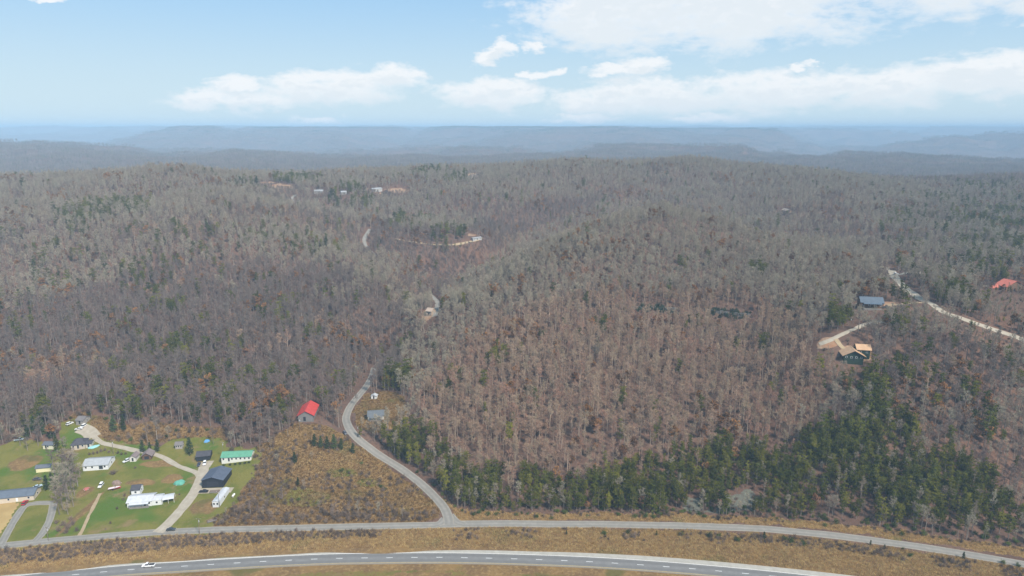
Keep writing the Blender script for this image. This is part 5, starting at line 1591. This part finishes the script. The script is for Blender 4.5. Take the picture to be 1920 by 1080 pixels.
iso = ~isp & (NR.rand(len(x)) < np.where(oakn > .62, .22, .02))
thin = NR.rand(len(x)) < np.where(isp, 1.0, .93)
x, y, z, u, v, isp, iso = sel((x, y, z, u, v, isp, iso), thin)
dist = np.hypot(x, y)
r_ = dist
size = (.62 + .5 * NR.rand(len(x)) ** .8) * (.85 + .3 * fbm(x / 30 + 50, y / 30, 2)) * np.where(v > 840, .8, 1.0) * np.where(sight_mask(x, y), np.where(r_ > 700, .45, .3), 1.0)


def forest(kind, mask, group, labels, stuff_name, stuff_label, scale, cat):
    ii = np.where(mask)[0]
    vis = in_frame(x[ii], y[ii], z[ii] + 8)
    order = ii[np.argsort(dist[ii] + 1e6 * ~vis)]
    lead, rest = order[:300], order[300:]
    for k in lead:
        s_ = float(size[k] * scale)
        kind.place(int(NR.randint(100)), (x[k], y[k], z[k]), NR.uniform(0, 6.28), (s_ * NR.uniform(.9, 1.1), s_ * NR.uniform(.9, 1.1), s_), labels(k), cat, group, NR.uniform(-.05, .05))
    if len(rest):
        n = len(rest)
        S = size[rest] * scale
        S = np.c_[S * NR.uniform(.85, 1.15, n), S * NR.uniform(.85, 1.15, n), S]
        scatter(stuff_name, kind, np.c_[x[rest], y[rest], z[rest]], S, NR.randint(0, len(kind.var), n), NR.uniform(0, 6.28, n), stuff_label, NR.uniform(-.05, .05, (n, 2)))


def side(k):
    if u[k] < 520: return 'at the foot of the left hill behind the yards'
    if u[k] < 700: return 'near the red roofed barn'
    if u[k] < 870: return 'above the side road bend'
    where = 'above the road junction' if u[k] < 1080 else 'over the middle of the pine belt' if u[k] < 1300 else 'above the grey rock patch' if u[k] < 1480 else 'below the dark green house' if u[k] < 1700 else 'at the right end of the slope'
    return where + (', low' if v[k] > 860 else ', higher up')


def tall(k): return 'tall' if size[k] > .86 else 'short' if size[k] < .68 else 'middling'


tn = fbm(x / 70 + 31, y / 70 + 13, 3) - .5
rj = (NR.rand(len(x)) - .5) * .55
FACE = [(790, 760), (850, 690), (930, 610), (1050, 575), (1200, 560), (1400, 570), (1500, 600), (1560, 700), (1500, 850), (1300, 900), (900, 930), (780, 850)]   # dry oak face of the right hill
NOSE = [(815, 640), (840, 560), (900, 500), (1000, 450), (1150, 385), (1270, 350), (1420, 380), (1500, 450), (1480, 540), (1200, 550), (1050, 570), (930, 610), (850, 690), (800, 720)]
HOLLOW = [(690, 470), (760, 500), (830, 560), (880, 510), (1000, 440), (1150, 380), (1000, 390), (880, 440), (760, 440), (690, 420)]
LEFTLOW = [(-100, 830), (-100, 600), (100, 570), (300, 520), (480, 500), (640, 520), (760, 600), (760, 720), (650, 800), (480, 850)]
tanf = (zone(x, y, z, FACE, 20.0) * .8 + tn * 1.0 + rj * .5) > .34
nosef = zone(x, y, z, NOSE, 10.0)
plumf = zone(x, y, z, HOLLOW, 6.0) * .9 + zone(x, y, z, LEFTLOW, 20.0) * .75 + ((u > 1560) & (v > 640)) * .25 - nosef * .8
plumf = ((plumf + tn * 1.6 + rj * .6) > .36) & ~tanf  # partly species colour, partly relief shading put into the crown tint
bare = ~isp & ~iso
ii = np.where(bare)[0]
vis = in_frame(x[ii], y[ii], z[ii] + 8)
order = ii[np.argsort(dist[ii] + 1e6 * ~vis)]
lead, rest = order[:300], order[300:]
for k in lead:
    s_ = float(size[k]); kd = TAN if tanf[k] else PLUM if plumf[k] else HARD
    look = 'tan' if tanf[k] else 'brown' if plumf[k] else 'grey'
    kd.place(int(NR.randint(100)), (x[k], y[k], z[k]), NR.uniform(0, 6.28), (s_ * NR.uniform(.9, 1.1), s_ * NR.uniform(.9, 1.1), s_), '%s leafless %s tree %s' % (tall(k), look, side(k)), 'tree', 'leafless trees along the foot of the woods', NR.uniform(-.05, .05), 'bare_tree')
for kd, m_, nm, lb in ((TAN, tanf, 'tan_woods', 'leafless tan oak forest on the dry face of the right hill'), (PLUM, plumf & ~tanf, 'brown_woods', 'leafless purplish brown forest in the hollows'), (HARD, ~tanf & ~plumf, 'grey_woods', 'leafless pale grey forest over the hill tops')):
    q = rest[m_[rest]]; n = len(q); S = size[q]
    scatter(nm, kd, np.c_[x[q], y[q], z[q]], np.c_[S * NR.uniform(.85, 1.15, n), S * NR.uniform(.85, 1.15, n), S], NR.randint(0, len(kd.var), n), NR.uniform(0, 6.28, n), lb, NR.uniform(-.05, .05, (n, 2)))
inb2full = zone(x, y, z, PINES, 26.0)
forest(PINE, isp, 'pines of the green belt above the road', lambda k: '%s green pine %s' % (tall(k), side(k)) if inb2full[k] else '%s green pine among leafless trees %s' % (tall(k), side(k)), 'pine_woods', 'green pines scattered through the leafless forest', 1.2, 'tree')
ii = np.where(iso)[0]
scatter('leafy_oaks', OAK, np.c_[x[ii], y[ii], z[ii]], size[ii], NR.randint(0, 3, len(ii)), NR.uniform(0, 6.28, len(ii)), 'young oaks holding russet leaves scattered through the forest')

# understorey: laurel band under the ledge and low shrubs on the forest floor
x2, y2 = jgrid(-480, 480, 330, 760, 6.2)
z2 = terrain(x2, y2); u2, v2, _ = pix(x2, y2, z2)
o2 = np.zeros(len(x2), bool)
for pz in OPEN: o2 |= zone(x2, y2, z2, pz, 3.0)
ok = ~o2 & (y2 > np.interp(x2, HW[:, 0], HW[:, 1]) + 24) & road_free(x2, y2, 1.5) & clear_free(x2, y2, 1.0) & (np.abs(np.degrees(np.arctan2(x2, y2))) < 43)
ok &= NR.rand(len(x2)) < .62
x2, y2, z2 = sel((x2, y2, z2), ok); n = len(x2)
scatter('undergrowth', SHRUB, np.c_[x2, y2, z2], NR.uniform(.5, 1.1, n), NR.randint(0, 4, n), NR.uniform(0, 6.28, n), 'leafless undergrowth on the forest floor')

xs_, ys_ = [], []
for cx, cy, a_, b_, kx, ky in SIGHT:
    if math.hypot(cx, cy) > 690:
        n = int(a_ * b_ * 3.14 / 11)
        t_ = NR.uniform(0, 6.28, n); q_ = np.sqrt(NR.rand(n))
        la, lb_ = q_ * np.cos(t_) * a_ * 1.15, q_ * np.sin(t_) * b_ * 1.1
        xs_.append(cx + la * ky + lb_ * kx); ys_.append(cy - la * kx + lb_ * ky)
x4, y4 = np.concatenate(xs_), np.concatenate(ys_)
ok = road_free(x4, y4, 1.0) & clear_free(x4, y4, -1.0)
x4, y4 = x4[ok], y4[ok]; z4 = terrain(x4, y4); n = len(x4); S = NR.uniform(.22, .5, n)
scatter('hollow_saplings', PLUM, np.c_[x4, y4, z4], np.c_[S * 1.3, S * 1.3, S], NR.randint(0, 12, n), NR.uniform(0, 6.28, n), 'young brown saplings on the slopes below the far lanes and houses')

FRINGE = [(720, 850), (760, 862), (800, 900), (850, 935), (900, 940), (1250, 945), (1450, 955), (1650, 975), (1850, 1003), (2000, 1030), (2000, 1050), (1850, 1025), (1650, 998), (1450, 979), (1250, 970), (1000, 970), (862, 966), (830, 935), (780, 900), (725, 866)]
f0 = fill(FRINGE, 2.6, 3.0, .6, 1.5)
h_ = NR.rand(len(f0[0]))
spread('rock_shrubs', SHRUB, fill(ROCKFACE, 3.2, 3.0, .5), .4, .9, 'small leafless shrubs growing on the grey rock patch')
spread('green_undergrowth', GREEN, tuple(q[h_ < .45] for q in f0), .6, 1.3, 'green shrubs along the foot of the pine belt')
spread('brown_undergrowth', SHRUB, tuple(q[h_ >= .45] for q in f0), .5, 1.0, 'brown leafless shrubs along the foot of the pine belt')

# far woods on the plateau ridges
for r0, r1, st, sc_, nm, lb in ((1540, 4400, 26, 1.0, 'far_woods', 'hazy leafless forest beyond the near hills'), (4400, 9500, 46, 1.6, 'middle_woods', 'blue grey forest on the middle plateau ridges'), (9500, 19000, 95, 3.0, 'distant_woods', 'blue hazy forest on the farthest plateau')):
    x3, y3 = jgrid(-r1 * .75, r1 * .75, r0 * .7, r1, st)
    rr = np.hypot(x3, y3); aa = np.degrees(np.abs(np.arctan2(x3, y3)))
    x3, y3 = sel((x3, y3), (rr > r0) & (rr < r1) & (aa < 42))
    z3 = terrain(x3, y3)
    x3, y3, z3 = sel((x3, y3, z3), seen_from(x3, y3, z3, 26.0, 6.0)); n = len(x3)
    print(nm, n)
    S = NR.uniform(.85, 1.15, n) * sc_
    crest = (z3 > 150 + 22 * sstep(np.hypot(x3, y3), 6500, 11500)) & (fbm(x3 / 260 + 8, y3 / 260, 3) > .45)
    for kd, m_, nm2, lb2 in ((FAR, ~crest, nm, lb), (FARP, crest, nm.replace('woods', 'pine_crests'), lb.replace('forest', 'pine crests'))):
        if not m_.any(): continue
        q = int(m_.sum())
        scatter(nm2, kd, np.c_[x3, y3, z3][m_], np.c_[S, S, S / sc_ ** .7][m_], NR.randint(0, len(kd.var), q), NR.uniform(0, 6.28, q), lb2)
print('forest', len(x), 'pines', int(isp.sum()), 'oaks', int(iso.sum()))

# ------------------------------------------------------------------ the air
hz = bpy.data.materials.new('haze'); hz.use_nodes = True
t = NT(hz.node_tree)
vo = t.n('ShaderNodeVolumePrincipled')
vo.inputs['Color'].default_value = (0.48, 0.70, 0.92, 1)
vo.inputs['Density'].default_value = 0.00015
vo.inputs['Anisotropy'].default_value = -0.15
out = t.n('ShaderNodeOutputMaterial')
t.t.links.new(vo.outputs[0], out.inputs['Volume'])
MATS['haze'] = hz
hb = MB().box((0, 13600, 120), (50000, 28400, 275)).build('haze', 'haze')
tag(hb, 'blue air haze over the hills', None, None, 'stuff')
